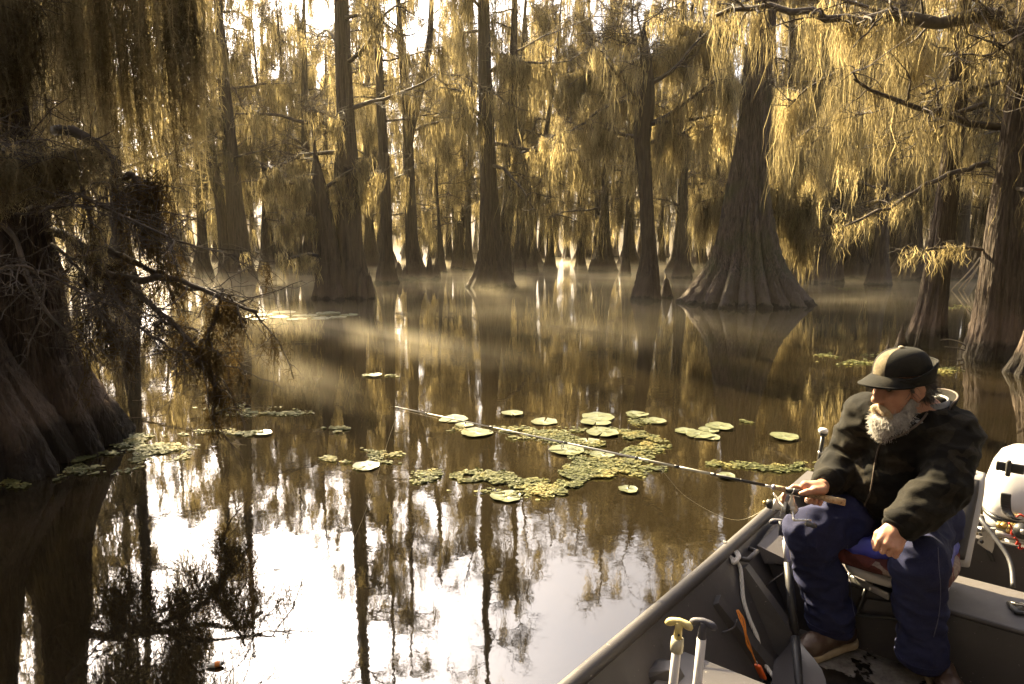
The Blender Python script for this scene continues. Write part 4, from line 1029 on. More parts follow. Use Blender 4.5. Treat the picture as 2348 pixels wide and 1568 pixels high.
# orange whistle on a lanyard
ln_ = thing("whistle_lanyard", "orange whistle hanging on a looped orange cord inside the boat's side", "whistle", PZ(1745, 1525, .1))
om = simple_mat("orange_cord", (0.62, 0.2, 0.02), (0.5, 0.15, 0.015), 0.6, 80)
cm = MB(); rr_ = np.random.default_rng(5)
for k_ in range(3):
    pts = [PZ(1690 + rr_.normal(0, 2), 1398, .29), PZ(1700 + rr_.normal(0, 3), 1420, .265), PZ(1708 + rr_.normal(0, 4), 1445, .235), PZ(1716 + rr_.normal(0, 4), 1475, .19), PZ(1724, 1497, .155)]
    cm.tube(spline(pts, 24), 0.0032, 6)
cm.tube(spline([PZ(1724, 1497, .155), PZ(1729, 1510, .135), PZ(1733, 1520, .12)], 8), 0.003, 6)
part("cord", cm, om, ln_)
w0, w1 = PZ(1736, 1524, .115), PZ(1750, 1555, .06)
part("whistle", MB().add(bev_box((w0 + w1) / 2, w1 - w0, V3, np.cross(w1 - w0, V3), (np.linalg.norm(w1 - w0), 0.026, 0.014), 0.004)), simple_mat("orange_plastic", (0.75, 0.13, 0.02), (0.65, 0.1, 0.015), 0.4, 30), ln_)
part("ring", MB().tube([w0, w0 + [0, 0, .008], w0 + [-.004, .002, .014]], 0.0022, 6), M["steel"], ln_)
# dark phone lying on the bench
ph = thing("phone", "black phone in a thick case lying on the boat bench at the right edge", "phone", PZ(2335, 1402, .33))
pc = PZ(2338, 1402, .33)
dx, dy = norm(PZ(2347, 1385, .33) - PZ(2308, 1380, .33)), norm(PZ(2312, 1418, .33) - PZ(2305, 1382, .33))
dy = norm(dy - (dy @ dx) * dx)
pc = PZ(2305, 1380, .33) + dx * 0.075 + dy * 0.042
part("case", MB().add(bev_box(pc, dx, dy, Z3, (0.15, 0.085, 0.016), 0.006)), M["black"], ph)
part("screen", MB().add(bev_box(pc + Z3 * .0075, dx, dy, Z3, (0.128, 0.064, 0.004), 0.001)), simple_mat("dark_glass", (0.004, 0.004, 0.005), None, 0.08), ph)
# ---------------------------------------------------------------- signed-distance modelling for bodies and cloth
def sdf_grid(prims, vox, k):
    lo = np.full(3, 1e9); hi = -lo
    for p in prims:
        if p.get("neg"): continue
        c, r = p["bb"]; lo = np.minimum(lo, c - r); hi = np.maximum(hi, c + r)
    lo = lo - 0.03; n = np.ceil((hi + 0.03 - lo) / vox).astype(int) + 1
    D = np.full(n, 0.2, np.float32)
    ax = [lo[i] + np.arange(n[i]) * vox for i in range(3)]
    for p in prims:
        c, r = p["bb"]; m = r + 0.05
        i0 = np.maximum(((c - m - lo) / vox).astype(int), 0); i1 = np.maximum(np.minimum(((c + m - lo) / vox).astype(int) + 2, n), i0)
        if (i1 <= i0).any(): continue
        X = np.stack(np.meshgrid(*[ax[i][i0[i]:i1[i]] for i in range(3)], indexing='ij'), -1)
        d = p["f"](X).astype(np.float32); sl = tuple(slice(a, b) for a, b in zip(i0, i1)); cur = D[sl]; kk = p.get("k", k)
        if p.get("neg"):
            h = np.maximum(kk - np.abs(cur + d), 0) / kk; D[sl] = np.maximum(cur, -d) + h * h * kk / 4
        else:
            h = np.maximum(kk - np.abs(cur - d), 0) / kk; D[sl] = np.minimum(cur, d) - h * h * kk / 4
    return D, lo
def surface_net(D, lo, vox):
    S = D < 0; n = np.array(D.shape); cn = n - 1
    acc = np.zeros((*cn, 3), np.float32); cnt = np.zeros(cn, np.int32)
    def cs(o): return tuple(slice(o[i], o[i] + cn[i]) for i in range(3))
    corners = [(i, j, k) for i in (0, 1) for j in (0, 1) for k in (0, 1)]
    for a in corners:
        for ax_ in range(3):
            if a[ax_]: continue
            b = list(a); b[ax_] = 1
            da, db = D[cs(a)], D[cs(tuple(b))]; x = (da < 0) != (db < 0)
            t = np.where(x, da / np.where(x, da - db, 1), 0)
            for q in range(3):
                acc[..., q] += np.where(x, a[q] + (t if q == ax_ else 0), 0)
            cnt += x
    act = cnt > 0; idx = np.full(cn, -1, np.int64); idx[act] = np.arange(act.sum())
    I = np.argwhere(act); V = lo + (I + acc[act] / cnt[act][:, None]) * vox
    Q = []
    for ax_ in range(3):
        u, v = [(1, 2), (2, 0), (0, 1)][ax_]
        a = S; b = np.roll(S, -1, ax_); x = a != b
        w_ = [slice(1, -1)] * 3; w_[ax_] = slice(0, -1)
        E = np.argwhere(x[tuple(w_)]); E[:, u] += 1; E[:, v] += 1
        def cell(du, dv):
            c = E.copy(); c[:, u] += du; c[:, v] += dv; return idx[c[:, 0], c[:, 1], c[:, 2]]
        q = np.stack([cell(-1, -1), cell(0, -1), cell(0, 0), cell(-1, 0)], -1)
        fl_ = a[E[:, 0], E[:, 1], E[:, 2]]
        q[~fl_] = q[~fl_][:, ::-1]; Q.append(q)
    Q = np.vstack(Q); Q = Q[(Q >= 0).all(1)]
    return V, Q
def cap_(a, b, ra, rb=None, **kw):
    a, b = np.asarray(a, float), np.asarray(b, float); rb = ra if rb is None else rb
    ba = b - a; L = ba @ ba + 1e-12
    def f(X):
        t = np.clip(((X - a) @ ba) / L, 0, 1)
        return np.linalg.norm(X - a - t[..., None] * ba, axis=-1) - (ra + (rb - ra) * t)
    return dict(f=f, bb=((a + b) / 2, np.abs(b - a) / 2 + max(ra, rb)), **kw)
def ell_(c, r, A=None, **kw):
    c, r = np.asarray(c, float), np.asarray(r, float); A = np.eye(3) if A is None else np.array([norm(np.asarray(x, float)) for x in A])
    def f(X):
        q = (X - c) @ A.T; k0 = np.linalg.norm(q / r, axis=-1); k1 = np.linalg.norm(q / (r * r), axis=-1)
        return k0 * (k0 - 1) / np.maximum(k1, 1e-6)
    return dict(f=f, bb=(c, np.full(3, r.max())), **kw)
def box_(c, s, A, rd=0.01, **kw):
    c, s = np.asarray(c, float), np.asarray(s, float) / 2 - rd; A = np.array([norm(np.asarray(x, float)) for x in A])
    def f(X):
        q = np.abs((X - c) @ A.T) - s
        return np.linalg.norm(np.maximum(q, 0), axis=-1) + np.minimum(q.max(-1), 0) - rd
    return dict(f=f, bb=(c, np.full(3, np.linalg.norm(s) + rd)), **kw)
def chain(pts, rs, **kw):
    return [cap_(pts[i], pts[i + 1], rs[i], rs[i + 1], **kw) for i in range(len(pts) - 1)]
from mathutils import noise as mn
def vnormals(V, Q):
    nf = np.cross(V[Q[:, 2]] - V[Q[:, 0]], V[Q[:, 3]] - V[Q[:, 1]]); n = np.zeros_like(V)
    for i in range(4): np.add.at(n, Q[:, i], nf)
    return norm(n)
def relax(V, Q, it=2, lam=0.5):
    e = np.vstack([Q[:, [0, 1]], Q[:, [1, 2]], Q[:, [2, 3]], Q[:, [3, 0]]])
    for _ in range(it):
        s = np.zeros_like(V); c = np.zeros(len(V)); np.add.at(s, e[:, 0], V[e[:, 1]]); np.add.at(c, e[:, 0], 1); np.add.at(s, e[:, 1], V[e[:, 0]]); np.add.at(c, e[:, 1], 1)
        V = V + lam * (s / np.maximum(c, 1)[:, None] - V)
    return V
def organic(prims, vox, k=0.03, it=2, folds=None):
    D, lo = sdf_grid(prims, vox, k); V, Q = surface_net(D, lo, vox); V = relax(V, Q, it)
    if folds:
        nrm = vnormals(V, Q); d = np.zeros(len(V))
        for amp, sc, A, ridged in folds:
            W = (V @ np.asarray(A, float).T) * sc
            x = np.array([mn.noise(Vector(w_)) for w_ in W])
            d += amp * ((1 - 2.2 * np.abs(x)) if ridged else x)
        V = V + nrm * d[:, None]; V = relax(V, Q, 1, 0.3)
    return V, Q

# ---------------------------------------------------------------- the angler
pel = BP(-0.72, 0.59, 0.60)
hipR, hipL = pel - V3 * 0.12 + [0, 0, -.02], pel + V3 * 0.08 + [0, 0, -.02]
kneeR, kneeL = PZ(1856, 1222, .565), PZ(2104, 1284, .565)
ankR, ankL = PZ(1902, 1430, .14), PZ(2112, 1510, .13)
nb = np.array([1.64, 2.69, 1.075])
shR, shL = nb - V3 * 0.165 + [0, 0, -.07], nb + V3 * 0.125 + [0, 0, -.08]
elR, elL = np.array([1.468, 2.89, .79]), PD(2162, 1118, 2.55)
wrR, wrL = PZ(1888, 1112, .755), PD(2058, 1208, 2.50)
HC = np.array([1.545, 2.66, 1.19])
HF = norm(np.array([-.98, -.19, -.13])); HL = norm(np.cross([0, 0, 1.0], HF)); HU = np.cross(HF, HL)
HA = [HF, HL, HU]
def H(f, l, u): return HC + f * HF + l * HL + u * HU
# rod line through the right hand
rod0, rod1 = PD(1937, 1152, 2.66), PD(905, 932, 3.25)
RD = norm(rod1 - rod0)
def on_rod(px):
    lo_, hi_ = 0.0, np.linalg.norm(rod1 - rod0)
    for _ in range(40):
        m = (lo_ + hi_) / 2; q = rod0 + RD * m; dep = q[1] * CP - (q[2] - CAM_H) * SP
        if 1173.5 + q[0] / dep * FPX > px: lo_ = m
        else: hi_ = m
    return rod0 + RD * lo_
Rs = norm(np.cross(RD, [0, 0, 1.0]));
if Rs[1] > 0: Rs = -Rs                # towards the camera
Ru = np.cross(Rs, RD)
if Ru[2] < 0: Ru = -Ru
def rodp(c, ang, r): return c + r * (math.cos(R(ang)) * Ru + math.sin(R(ang)) * Rs)   # 0 up, 90 towards camera
body = []
body += [cap_(H(-.025, 0, -.05), nb + [0.0, 0.0, -.02], .062, .07)]
body += [ell_(H(-.012, 0, .03), (.1, .079, .1), HA), ell_(H(.028, 0, -.06), (.068, .064, .08), HA), ell_(H(.045, 0, -.115), (.05, .045, .035), HA)]
body += [cap_(H(.085, 0, .008), H(.114, 0, -.042), .0125, .0175, k=.012), ell_(H(.098, .015, -.048), (.014, .009, .009), HA, k=.008), ell_(H(.098, -.015, -.048), (.014, .009, .009), HA, k=.008)]
body += [ell_(H(.072, 0, .03), (.024, .06, .013), HA, k=.02), ell_(H(.062, .042, -.03), (.026, .022, .024), HA, k=.02), ell_(H(.062, -.042, -.03), (.026, .022, .024), HA, k=.02)]
body += [ell_(H(.083, 0, -.09), (.014, .026, .006), HA, k=.008), ell_(H(.081, 0, -.103), (.014, .022, .007), HA, k=.008)]
for s in (1, -1):
    ea = [norm(HF * .95 - HL * .35 * s), norm(HL * s + HF * .35), HU]
    body += [ell_(H(-.012, s * .084, -.012), (.024, .008, .032), ea, k=.012), ell_(H(-.004, s * .080, -.038), (.012, .008, .014), HA, k=.012), ell_(H(-.004, s * .091, -.01), (.012, .006, .017), ea, neg=True, k=.006)]
    body += [ell_(H(.082, s * .032, .004), (.014, .018, .012), HA, neg=True, k=.012)]
# torso and limbs under the clothes
body += [cap_(nb + [0, 0, -.05], pel, .12, .15), cap_(shR, shL, .07), *chain([shR, elR, wrR], [.055, .045, .031]), *chain([shL, elL, wrL], [.055, .045, .033]),
         *chain([hipR, kneeR, ankR], [.085, .06, .045]), *chain([hipL, kneeL, ankL], [.085, .06, .045]), cap_(hipR, hipL, .1)]
# right hand closed round the cork grip
hc = on_rod(1866)
pc_ = rodp(hc, -25, .034)
body += [cap_(wrR, pc_ - RD * .005, .028, .026, k=.02), cap_(rodp(hc - RD * .028, -20, .034), rodp(hc + RD * .038, -15, .034), .021, .019, k=.02)]
for i, (o, fl_) in enumerate(((.040, 1.0), (.020, 1.05), (0.0, 1.0), (-.019, .85))):
    c0 = hc + RD * o; r_ = .0095 - .0006 * i
    if i == 0:   # index finger stretched along the seat, reaching down to the reel stem
        pts = [rodp(c0, -50, .03), rodp(c0 + RD * .035, -70, .03), rodp(c0 + RD * .062, -120, .03), rodp(c0 + RD * .07, -165, .036), rodp(c0 + RD * .07, -185, .05)]
    else:
        pts = [rodp(c0, -60, .032), rodp(c0, -115, .03), rodp(c0, -170, .029), rodp(c0 - RD * .004, 140, .028), rodp(c0 - RD * .008, 105, .027)]
    body += chain(pts, [r_ * 1.1, r_ * 1.05, r_, r_, r_ * .85], k=.005)
body += chain([rodp(hc - RD * .025, 10, .036), rodp(hc + RD * .005, 35, .036), rodp(hc + RD * .032, 55, .029), rodp(hc + RD * .052, 75, .026)], [.017, .0135, .0115, .009], k=.008)
# left hand: loose fist resting on the seat edge, back of the hand to the viewer
kd = norm(PD(2026, 1275, 2.46) - wrL); ks = norm(np.cross(kd, ray(2040, 1240))); 
if ks[0] < 0: ks = -ks
kn_ = norm(np.cross(ks, kd))
if kn_[1] > 0: kn_ = -kn_             # out of the back of the hand, towards the viewer
kc = wrL + kd * .085
body += [cap_(wrL, wrL + kd * .03, .031, .03, k=.02)]
for i, o in enumerate((-.033, -.0105, .0115, .032)):
    a = wrL + kd * .025 + ks * o * .7; b = kc + ks * o + kn_ * (.010 - .004 * abs(i - 1)) - kd * (.004 * abs(i - 1.2))
    body += [cap_(a, b, .019, .0128, k=.010)]
    c_ = b + kd * (.026 - .002 * i) - kn_ * .022; e_ = c_ - kn_ * .026 - kd * .012; body += chain([b, c_, e_], [.0108, .0100, .009], k=.0025)
body += chain([wrL + kd * .02 - ks * .026, wrL + kd * .055 - ks * .045 - kn_ * .01, wrL + kd * .085 - ks * .044 - kn_ * .022, wrL + kd * .105 - ks * .034 - kn_ * .03], [.018, .014, .012, .009], k=.008)
skin, nt, b = mat_new("weathered_skin")
v = coords(nt); f = noise(nt, v, 26, 5, 0.65); g = noise(nt, v, 190, 3)
nt.links.new(mixrgb(nt, ramp(nt, f, [(.35, (0, 0, 0)), (.7, (.8,) * 3)]), (.44, .235, .155), (.36, .15, .09)), b.inputs["Base Color"])
b.inputs["Roughness"].default_value = .5; b.inputs["Subsurface Weight"].default_value = .06; b.inputs["Subsurface Radius"].default_value = (.01, .004, .002)
bump(nt, b, g, .3, .0015)
Vb, Qb = organic(body, .004, .028, 1)
man = thing("person", "grey-bearded man in dark camouflage jacket, cap and jeans, seated in the boat with a rod", "person", BP(-0.72, 0.62, 0.0))
part("body", MB().add((Vb, Qb)), skin, man)
for s in (1, -1):
    part("eye", MB().add(sphere_vf(H(.079, s * .032, .003), .0115, 14, 10)), simple_mat("eye_dark", (.05, .04, .035), (.03, .025, .02), .15, 60), man)

# jacket
fold_dir = np.eye(3)
belly = pel + np.array([-.075, -.06, .17])
jk = [cap_(nb + [0, 0, -.075], pel + [-.03, -.03, .09], .15, .172), ell_(belly, (.19, .19, .19)), cap_(shR, shL, .098), ell_(pel + [0.0, .0, .05], (.165, .165, .11)),
      cap_(nb + [.035, .02, -.06], nb + [-.01, 0, -.12], .09, .15)]
cuR = wrR + (elR - wrR) * .10; cuL = wrL + (elL - wrL) * .12
jk += chain([shR + [0, 0, .0], (shR + elR) / 2, elR, (elR + cuR) / 2, cuR], [.102, .092, .080, .066, .05])
jk += chain([shL, (shL + elL) / 2, elL, (elL + cuL) / 2, cuL], [.092, .082, .076, .070, .056])
neckF = norm(HF * .9 + np.array([0, 0, .55]))
jk += [cap_(nb + [-.02, -.01, -.02], nb + [-.05, -.02, .22], .092, .13, neg=True, k=.012),
       ell_(PD(2088, 945, 2.58), (.075, .10, .066), neg=True, k=.012), ell_(PD(2104, 912, 2.64), (.05, .09, .05), neg=True, k=.012), cap_(PD(2040, 990, 2.53), PD(2060, 900, 2.62), .03, .06, neg=True, k=.012)]
Vj, Qj = organic(jk, .0075, .036, 2, folds=[(.013, 7.5, np.diag([1, 1, 1.9]), True), (.0065, 16, np.diag([1, 1, 1.5]), True), (.010, 4, fold_dir, False), (.0016, 60, fold_dir, False)])
M["jacket"] = camo_mat("dark_camouflage_fleece", (.004, .0035, .003), (.010, .0085, .006), (.02, .016, .011), 15)
part("jacket", MB().add((Vj, Qj)), M["jacket"], man)
bvj = BVHTree.FromPolygons([Vector(x) for x in Vj], [list(map(int, q)) for q in Qj])
def on_jacket(px, py, out=.004):
    o = Vector((0, 0, CAM_H)); d = Vector(ray(px, py)).normalized(); h = bvj.ray_cast(o, d)
    return None if h[0] is None else np.array(h[0] - d * out)
zp = [on_jacket(x, y) for x, y in spline([(2032, 1000), (2016, 1022), (2006, 1060), (2000, 1100), (1993, 1135), (1982, 1158), (1981, 1185), (1988, 1214)], 46)]
zp = np.array([p for p in zp if p is not None])
zp = np.vstack([zp[:1]] + [(zp[i - 1] + zp[i] * 2 + zp[i + 1]) / 4 for i in range(1, len(zp) - 1)] + [zp[-1:]])[None][0]
trim = simple_mat("brown_zip_tape", (.085, .06, .045), (.05, .036, .028), .7, 60)
zm = MB()
for s in (-.004, .004): zm.tube(zp + HL * s * .6 + HF * s * .8, .0028, 6)
part("zip", zm, trim, man)
# stand-up collar, open at the front, with piped edge
def strip_solid(B, T, th, outward):
    n = len(B); V = np.vstack([B, T, T + outward * th, B + outward * th]); F = []
    for i in range(n - 1):
        for k_ in range(4):
            a, c = k_ * n, ((k_ + 1) % 4) * n; F.append([a + i, a + i + 1, c + i + 1, c + i])
    F += [[0, 3 * n, 2 * n, n], [n - 1, 2 * n - 1, 3 * n - 1, 4 * n - 1]]
    return V, F
def ring(th, r, z, fwd=0.0, cx=0.0):
    return np.array([nb + HF * (math.cos(t) * r + fwd) + HL * (math.sin(t) * r * 0.95) + np.array([0, 0, z]) for t in th])
th = np.linspace(R(98), R(300), 40)
out = norm(ring(th, 1.0, 0) - nb)
dz = np.array([.018 * math.cos(t - R(180)) for t in th])
Bc = ring(th, .088, -.045, -.012); Tc = ring(th, .108, .042, -.028)
Tc[:, 2] += dz; Tc[0] += [0, 0, -.02]; Tc[-1] += [0, 0, -.02]; Tc[1] += [0, 0, -.006]; Tc[-2] += [0, 0, -.006]
part("collar", MB().add(strip_solid(Bc, Tc, .012, out)), M["jacket"], man)
part("collar_piping", MB().tube(np.vstack([Bc[0] + out[0] * .006, Tc + out * .006, Bc[-1] + out[-1] * .006]), .0045, 8), trim, man)
# front edge of the open neck: piping from the collar down to the zip
e1 = [on_jacket(x, y, .003) for x, y in spline([(2136, 915), (2130, 938), (2112, 964), (2088, 984), (2060, 1000), (2036, 1006)], 30)]
e1 = np.array([p for p in e1 if p is not None])
if len(e1) > 4: part("neck_piping", MB().tube(np.vstack([e1[:1]] + [(e1[i - 1] + e1[i] + e1[i + 1]) / 3 for i in range(1, len(e1) - 1)] + [e1[-1:]]), .0045, 8), trim, man)
# shirt: pale undershirt and collared shirt in the opening
sh_ = [cap_(nb + [-.01, -.005, .012], nb + [-.02, -.01, -.12], .076, .115), ell_(PD(2090, 975, 2.71), (.075, .085, .062)), cap_(nb + [-.0, 0, .02], nb + [-.03, -.01, .2], .064, .09, neg=True, k=.008)]
Vs, Qs = organic(sh_, .006, .03, 2, folds=[(.004, 14, fold_dir, True)])
shirt_m = simple_mat("pale_grey_shirt", (.24, .245, .245), (.17, .175, .18), .85, 20)
part("shirt", MB().add((Vs, Qs)), shirt_m, man)
th2 = np.linspace(R(28), R(332), 40); o2 = norm(ring(th2, 1, 0) - nb)
B2 = ring(th2, .073, .0, -.008); T2 = ring(th2, .086, .047, -.02); T2[0] += [0, 0, -.012]; T2[-1] += [0, 0, -.012]
part("shirt_collar", MB().add(strip_solid(B2, T2, .006, o2)), shirt_m, man)
B3 = ring(th2, .088, .046, -.02); T3 = ring(th2, .104, -.004, -.012); T3[:4] += HF * .02 + np.array([0, 0, -.02]); T3[-4:] += HF * .02 + np.array([0, 0, -.02])
part("shirt_collar_fold", MB().add(strip_solid(B3, T3, .005, o2)), shirt_m, man)
# cuffs
for c_, e_, r_ in ((cuR, elR, .046), (cuL, elL, .052)):
    d = norm(e_ - c_); part("cuff", MB().tube([c_ - d * .052, c_ - d * .048, c_ - d * .03, c_ - d * .01], [r_ * .82, r_, r_ * 1.06, r_ * 1.0], 22), trim if r_ < 0 else M["jacket"], man)

# jeans
shinR = kneeR + (ankR - kneeR) * 1.0; shinL = ankL
jn = [cap_(hipR, hipL, .135), ell_(pel + [0, 0, -.02], (.165, .165, .13)), *chain([hipR, (hipR + kneeR) / 2, kneeR], [.118, .105, .088]), *chain([hipL, (hipL + kneeL) / 2, kneeL], [.104, .096, .084])]
jn += chain([kneeR, (kneeR + ankR) / 2 + [.01, .02, 0], ankR + [0, 0, .055], ankR + [0, -.005, .0]], [.088, .082, .080, .086])
jn += chain([kneeL, (kneeL + ankL) / 2 + [.012, .02, 0], ankL + [0, 0, .06], ankL + [0, 0, .005]], [.084, .074, .070, .076])
for a_ in (ankR, ankL): jn += [box_(a_ + np.array([0, 0, -.066]), (.3, .3, .1), np.eye(3), .01, neg=True, k=.006)]
Vn, Qn = organic(jn, .007, .04, 2, folds=[(.012, 6.5, np.diag([1, 1, 2.2]), True), (.006, 15, np.diag([1, 1, 1.6]), True), (.007, 4, np.eye(3), False)])
dn, nt, b = mat_new("dark_blue_denim")
v = coords(nt); f = noise(nt, v, 5, 5, .6); g = noise(nt, v, 230, 2)
col = mixrgb(nt, ramp(nt, f, [(.4, (0, 0, 0)), (.72, (.8,) * 3)]), (.009, .011, .042), (.022, .028, .085))
col = mixrgb(nt, ramp(nt, g, [(.45, (0, 0, 0)), (.7, (.5,) * 3)]), col, (.03, .033, .07))
nt.links.new(col, b.inputs["Base Color"]); b.inputs["Roughness"].default_value = .85; b.inputs["Specular IOR Level"].default_value = .2
bump(nt, b, g, .25, .002)
part("jeans", MB().add((Vn, Qn)), dn, man)
bvn = BVHTree.FromPolygons([Vector(x) for x in Vn], [list(map(int, q)) for q in Qn])
def on_jeans(pts, n, r, name="seam"):
    P = []
    for x, y in spline(pts, n):
        o = Vector((0, 0, CAM_H)); d = Vector(ray(x, y)).normalized(); h = bvn.ray_cast(o, d)
        if h[0] is not None: P.append(np.array(h[0] - d * .001))
    if len(P) > 4: part(name, MB().tube(np.array(P), r, 5), simple_mat("denim_stitching", (.10, .10, .16), None, .8), man)
on_jeans([(2150, 1255), (2152, 1300), (2156, 1350), (2152, 1410), (2140, 1460)], 30, .0014)
on_jeans([(1942, 1250), (1945, 1320), (1955, 1390), (1962, 1420)], 30, .0014)
for a_ in (ankR, ankL):
    tt = np.arange(33) * 2 * PI / 32; P = []
    for t_ in tt:
        o = Vector(a_ + np.array([math.cos(t_) * .16, math.sin(t_) * .16, .012])); d = Vector((-math.cos(t_), -math.sin(t_), 0)); h = bvn.ray_cast(o, d, .15)
        if h[0] is not None: P.append(np.array(h[0] - d * .001))
    if len(P) > 6: part("hem", MB().tube(np.array(P), .003, 6), dn, man)

# shoes
leather = scuffed("brown_work_leather", (.06, .034, .024), (.16, .11, .08), .45, .5, amt=.66)
crepe = simple_mat("cream_crepe_sole", (.42, .34, .22), (.26, .2, .13), .8, 22, bstr=.5, bdist=.004)
def shoe(heel, toe, tilt=0.0, ank=None):
    fd = norm(toe - heel); L = np.linalg.norm(toe - heel); up = norm(np.array([0, 0, 1.0]) - fd[2] * fd); sd = np.cross(up, fd)
    def q(f, s, u): return heel + fd * f + sd * s + up * u
    upper = [*chain([q(.045, 0, .06), q(.11, 0, .062), q(L - .085, 0, .048), q(L - .055, 0, .042)], [.04, .042, .046, .044]), *chain([q(.05, 0, .06), ank + [0, 0, .03]], [.042, .046]), cap_(q(.1, 0, .075), q(.15, 0, .066), .036, .038)]
    upper += [box_(q(L / 2, 0, -.04), (L * 1.4, .3, .11), [fd, sd, up], .003, neg=True, k=.006)]
    V, Q = organic(upper, .0055, .02, 1, folds=[(.0022, 26, np.eye(3), True)])
    s = part("shoe", MB().add((V, Q)), leather, man)
    so = [cap_(q(.045, 0, .012), q(.05, 0, .012), .05), cap_(q(.05, 0, .012), q(L - .06, 0, .012), .046, .054)]
    so += [box_(q(L / 2, 0, -.05 - .0), (2, 2, .10), [fd, sd, up], .002, neg=True, k=.004), box_(q(L / 2, 0, .05 + .03), (2, 2, .10), [fd, sd, up], .002, neg=True, k=.004)]
    V, Q = organic(so, .005, .01, 1); part("sole", MB().add((V, Q)), crepe, s)
    lm = MB()
    for i in range(3):
        c0, c1 = q(.115 + .022 * i, -.028, .106 - .009 * i), q(.122 + .022 * i, .028, .106 - .009 * i); lm.tube(spline([c0, (c0 + c1) / 2 + up * .008, c1], 8), .0024, 6)
    part("lace", lm, simple_mat("shoe_lace", (.2, .14, .08), None, .8), s)
hR = PZ(1958, 1470, .055); shoe(hR, hR + norm(np.array([-.92, -.30, -.10])) * .30, ank=ankR)
hL = PZ(2128, 1528, .028); shoe(hL, hL + norm(np.array([-.22, -.97, 0])) * .30, ank=ankL)

# ---------------------------------------------------------------- beard, hair, cap
rgh = np.random.default_rng(12)
bp_ = [ell_(H(.062, 0, -.135), (.050, .060, .04), HA), ell_(H(.075, .004, -.155), (.044, .052, .040), HA), ell_(H(.078, .008, -.178), (.030, .036, .026), HA),
       cap_(H(.01, .066, -.05), H(.045, .056, -.135), .011, .032), cap_(H(.01, -.066, -.05), H(.045, -.056, -.135), .011, .032)]
bp_ += [ell_(H(.1, .003, -.103), (.024, .024, .013), HA, neg=True, k=.01)]
Vd, Qd = organic(bp_, .006, .03, 2, folds=[(.003, 30, np.diag([1, 1, .5]), True)])
bm_, nt, b = mat_new("grey_white_beard")
v = coords(nt); f = noise(nt, v, 30, 5, .8)
nt.links.new(ramp(nt, f, [(.3, (.22, .2, .185)), (.55, (.46, .44, .42)), (.75, (.68, .66, .63))]), b.inputs["Base Color"]); b.inputs["Roughness"].default_value = .8
beard = part("beard", MB().add((Vd, Qd)), bm_, man)
Nd = vnormals(Vd, Qd)
def strands(P, Nn, n, L, down, w, curl, seed, fwd=None):
    r_ = np.random.default_rng(seed); i = r_.integers(0, len(P), n)
    B = P[i] - Nn[i] * .004; d = norm(Nn[i] * 1.0 + np.array([0, 0, -1.0]) * down + r_.normal(0, .3, (n, 3)) + (0 if fwd is None else fwd))
    ln = r_.uniform(L[0], L[1], n); ns = 6; pts = [B]; cur = d
    for s in range(ns - 1):
        pts.append(pts[-1] + cur * (ln / (ns - 1))[:, None]); cur = norm(cur + r_.normal(0, curl, (n, 3)) + np.array([0, 0, -.16]) * down)
    return tubes(np.stack(pts, 1), np.full((n, 1), w) * np.array([1, 1, .95, .85, .7, .3])[None, :], 3)
part("strands", MB().add(strands(Vd, Nd, 8000, (.010, .034), 1.0, .0007, .36, 3)), bm_, beard)
mu = [ell_(H(.1, .02, -.078), (.014, .022, .011), [HF, norm(HL - HU * .5), norm(HU + HL * .5)]), ell_(H(.1, -.02, -.078), (.014, .022, .011), [HF, norm(HL + HU * .5), norm(HU - HL * .5)]), cap_(H(.09, .036, -.09), H(.08, .045, -.125), .009, .012), cap_(H(.09, -.036, -.09), H(.08, -.045, -.125), .009, .012)]
Vm, Qm = organic(mu, .004, .012, 1); Nm = vnormals(Vm, Qm)
mm_ = simple_mat("tawny_grey_moustache", (.5, .42, .3), (.32, .24, .15), .8, 60)
ms_o = part("moustache", MB().add((Vm, Qm)), mm_, man)
part("strands", MB().add(strands(Vm, Nm, 700, (.008, .022), 1.2, .0009, .25, 4)), mm_, ms_o)
ha = [ell_(H(-.062, 0, -.01), (.05, .076, .055), HA), cap_(H(-.04, .07, -.015), H(-.062, .062, -.045), .018, .016), cap_(H(-.04, -.07, -.015), H(-.062, -.062, -.045), .018, .016), cap_(H(.022, .078, .012), H(.012, .078, -.012), .008, .007), ell_(H(-.075, 0, -.035), (.028, .058, .032), HA)]
Vh, Qh = organic(ha, .006, .02, 1); Nh = vnormals(Vh, Qh)
hm = simple_mat("dark_brown_hair", (.05, .036, .03), (.02, .014, .012), .55, 60)
hair = part("hair", MB().add((Vh, Qh)), hm, man)
sel = (Vh - HC) @ HU < .035
part("strands", MB().add(strands(Vh[sel], Nh[sel], 900, (.02, .06), .35, .0011, .3, 6, fwd=-HF * .5)), hm, hair)
# cap: domed crown with a front panel, short bill, turned-up ear band
capm = camo_mat("black_camouflage_cloth", (.008, .008, .008), (.013, .0125, .011), (.02, .018, .015), 16)
capf = camo_mat("sunlit_camouflage_panel", (.15, .125, .085), (.2, .165, .11), (.1, .085, .06), 18)  # lighter tan paints in the sunlight on the cap's front
def dome(f0, f1, name, mat):
    nu, nv = 26, 16; rows = []
    for j in range(nv):
        ph = j / (nv - 1) * PI / 2 * .985
        row = []
        for i in range(nu + 1):
            t = f0 + (f1 - f0) * i / nu
            rf = .112 if math.cos(t) > 0 else .114
            e = math.cos(ph) ** .72
            row.append(H(-.008 + rf * math.cos(t) * e, .094 * math.sin(t) * e, .054 + .094 * math.sin(ph) ** .95))
        rows.append(row)
    P = np.array(rows); V = P.reshape(-1, 3); return V, grid_quads(1, nv, nu + 1, False)
cap = part("cap", MB().add(dome(R(19), R(341), "crown", capm)), capm, man)
V, F = dome(R(-20), R(20), "front", capf); part("front_panel", MB().add((V, F)), capf, cap)
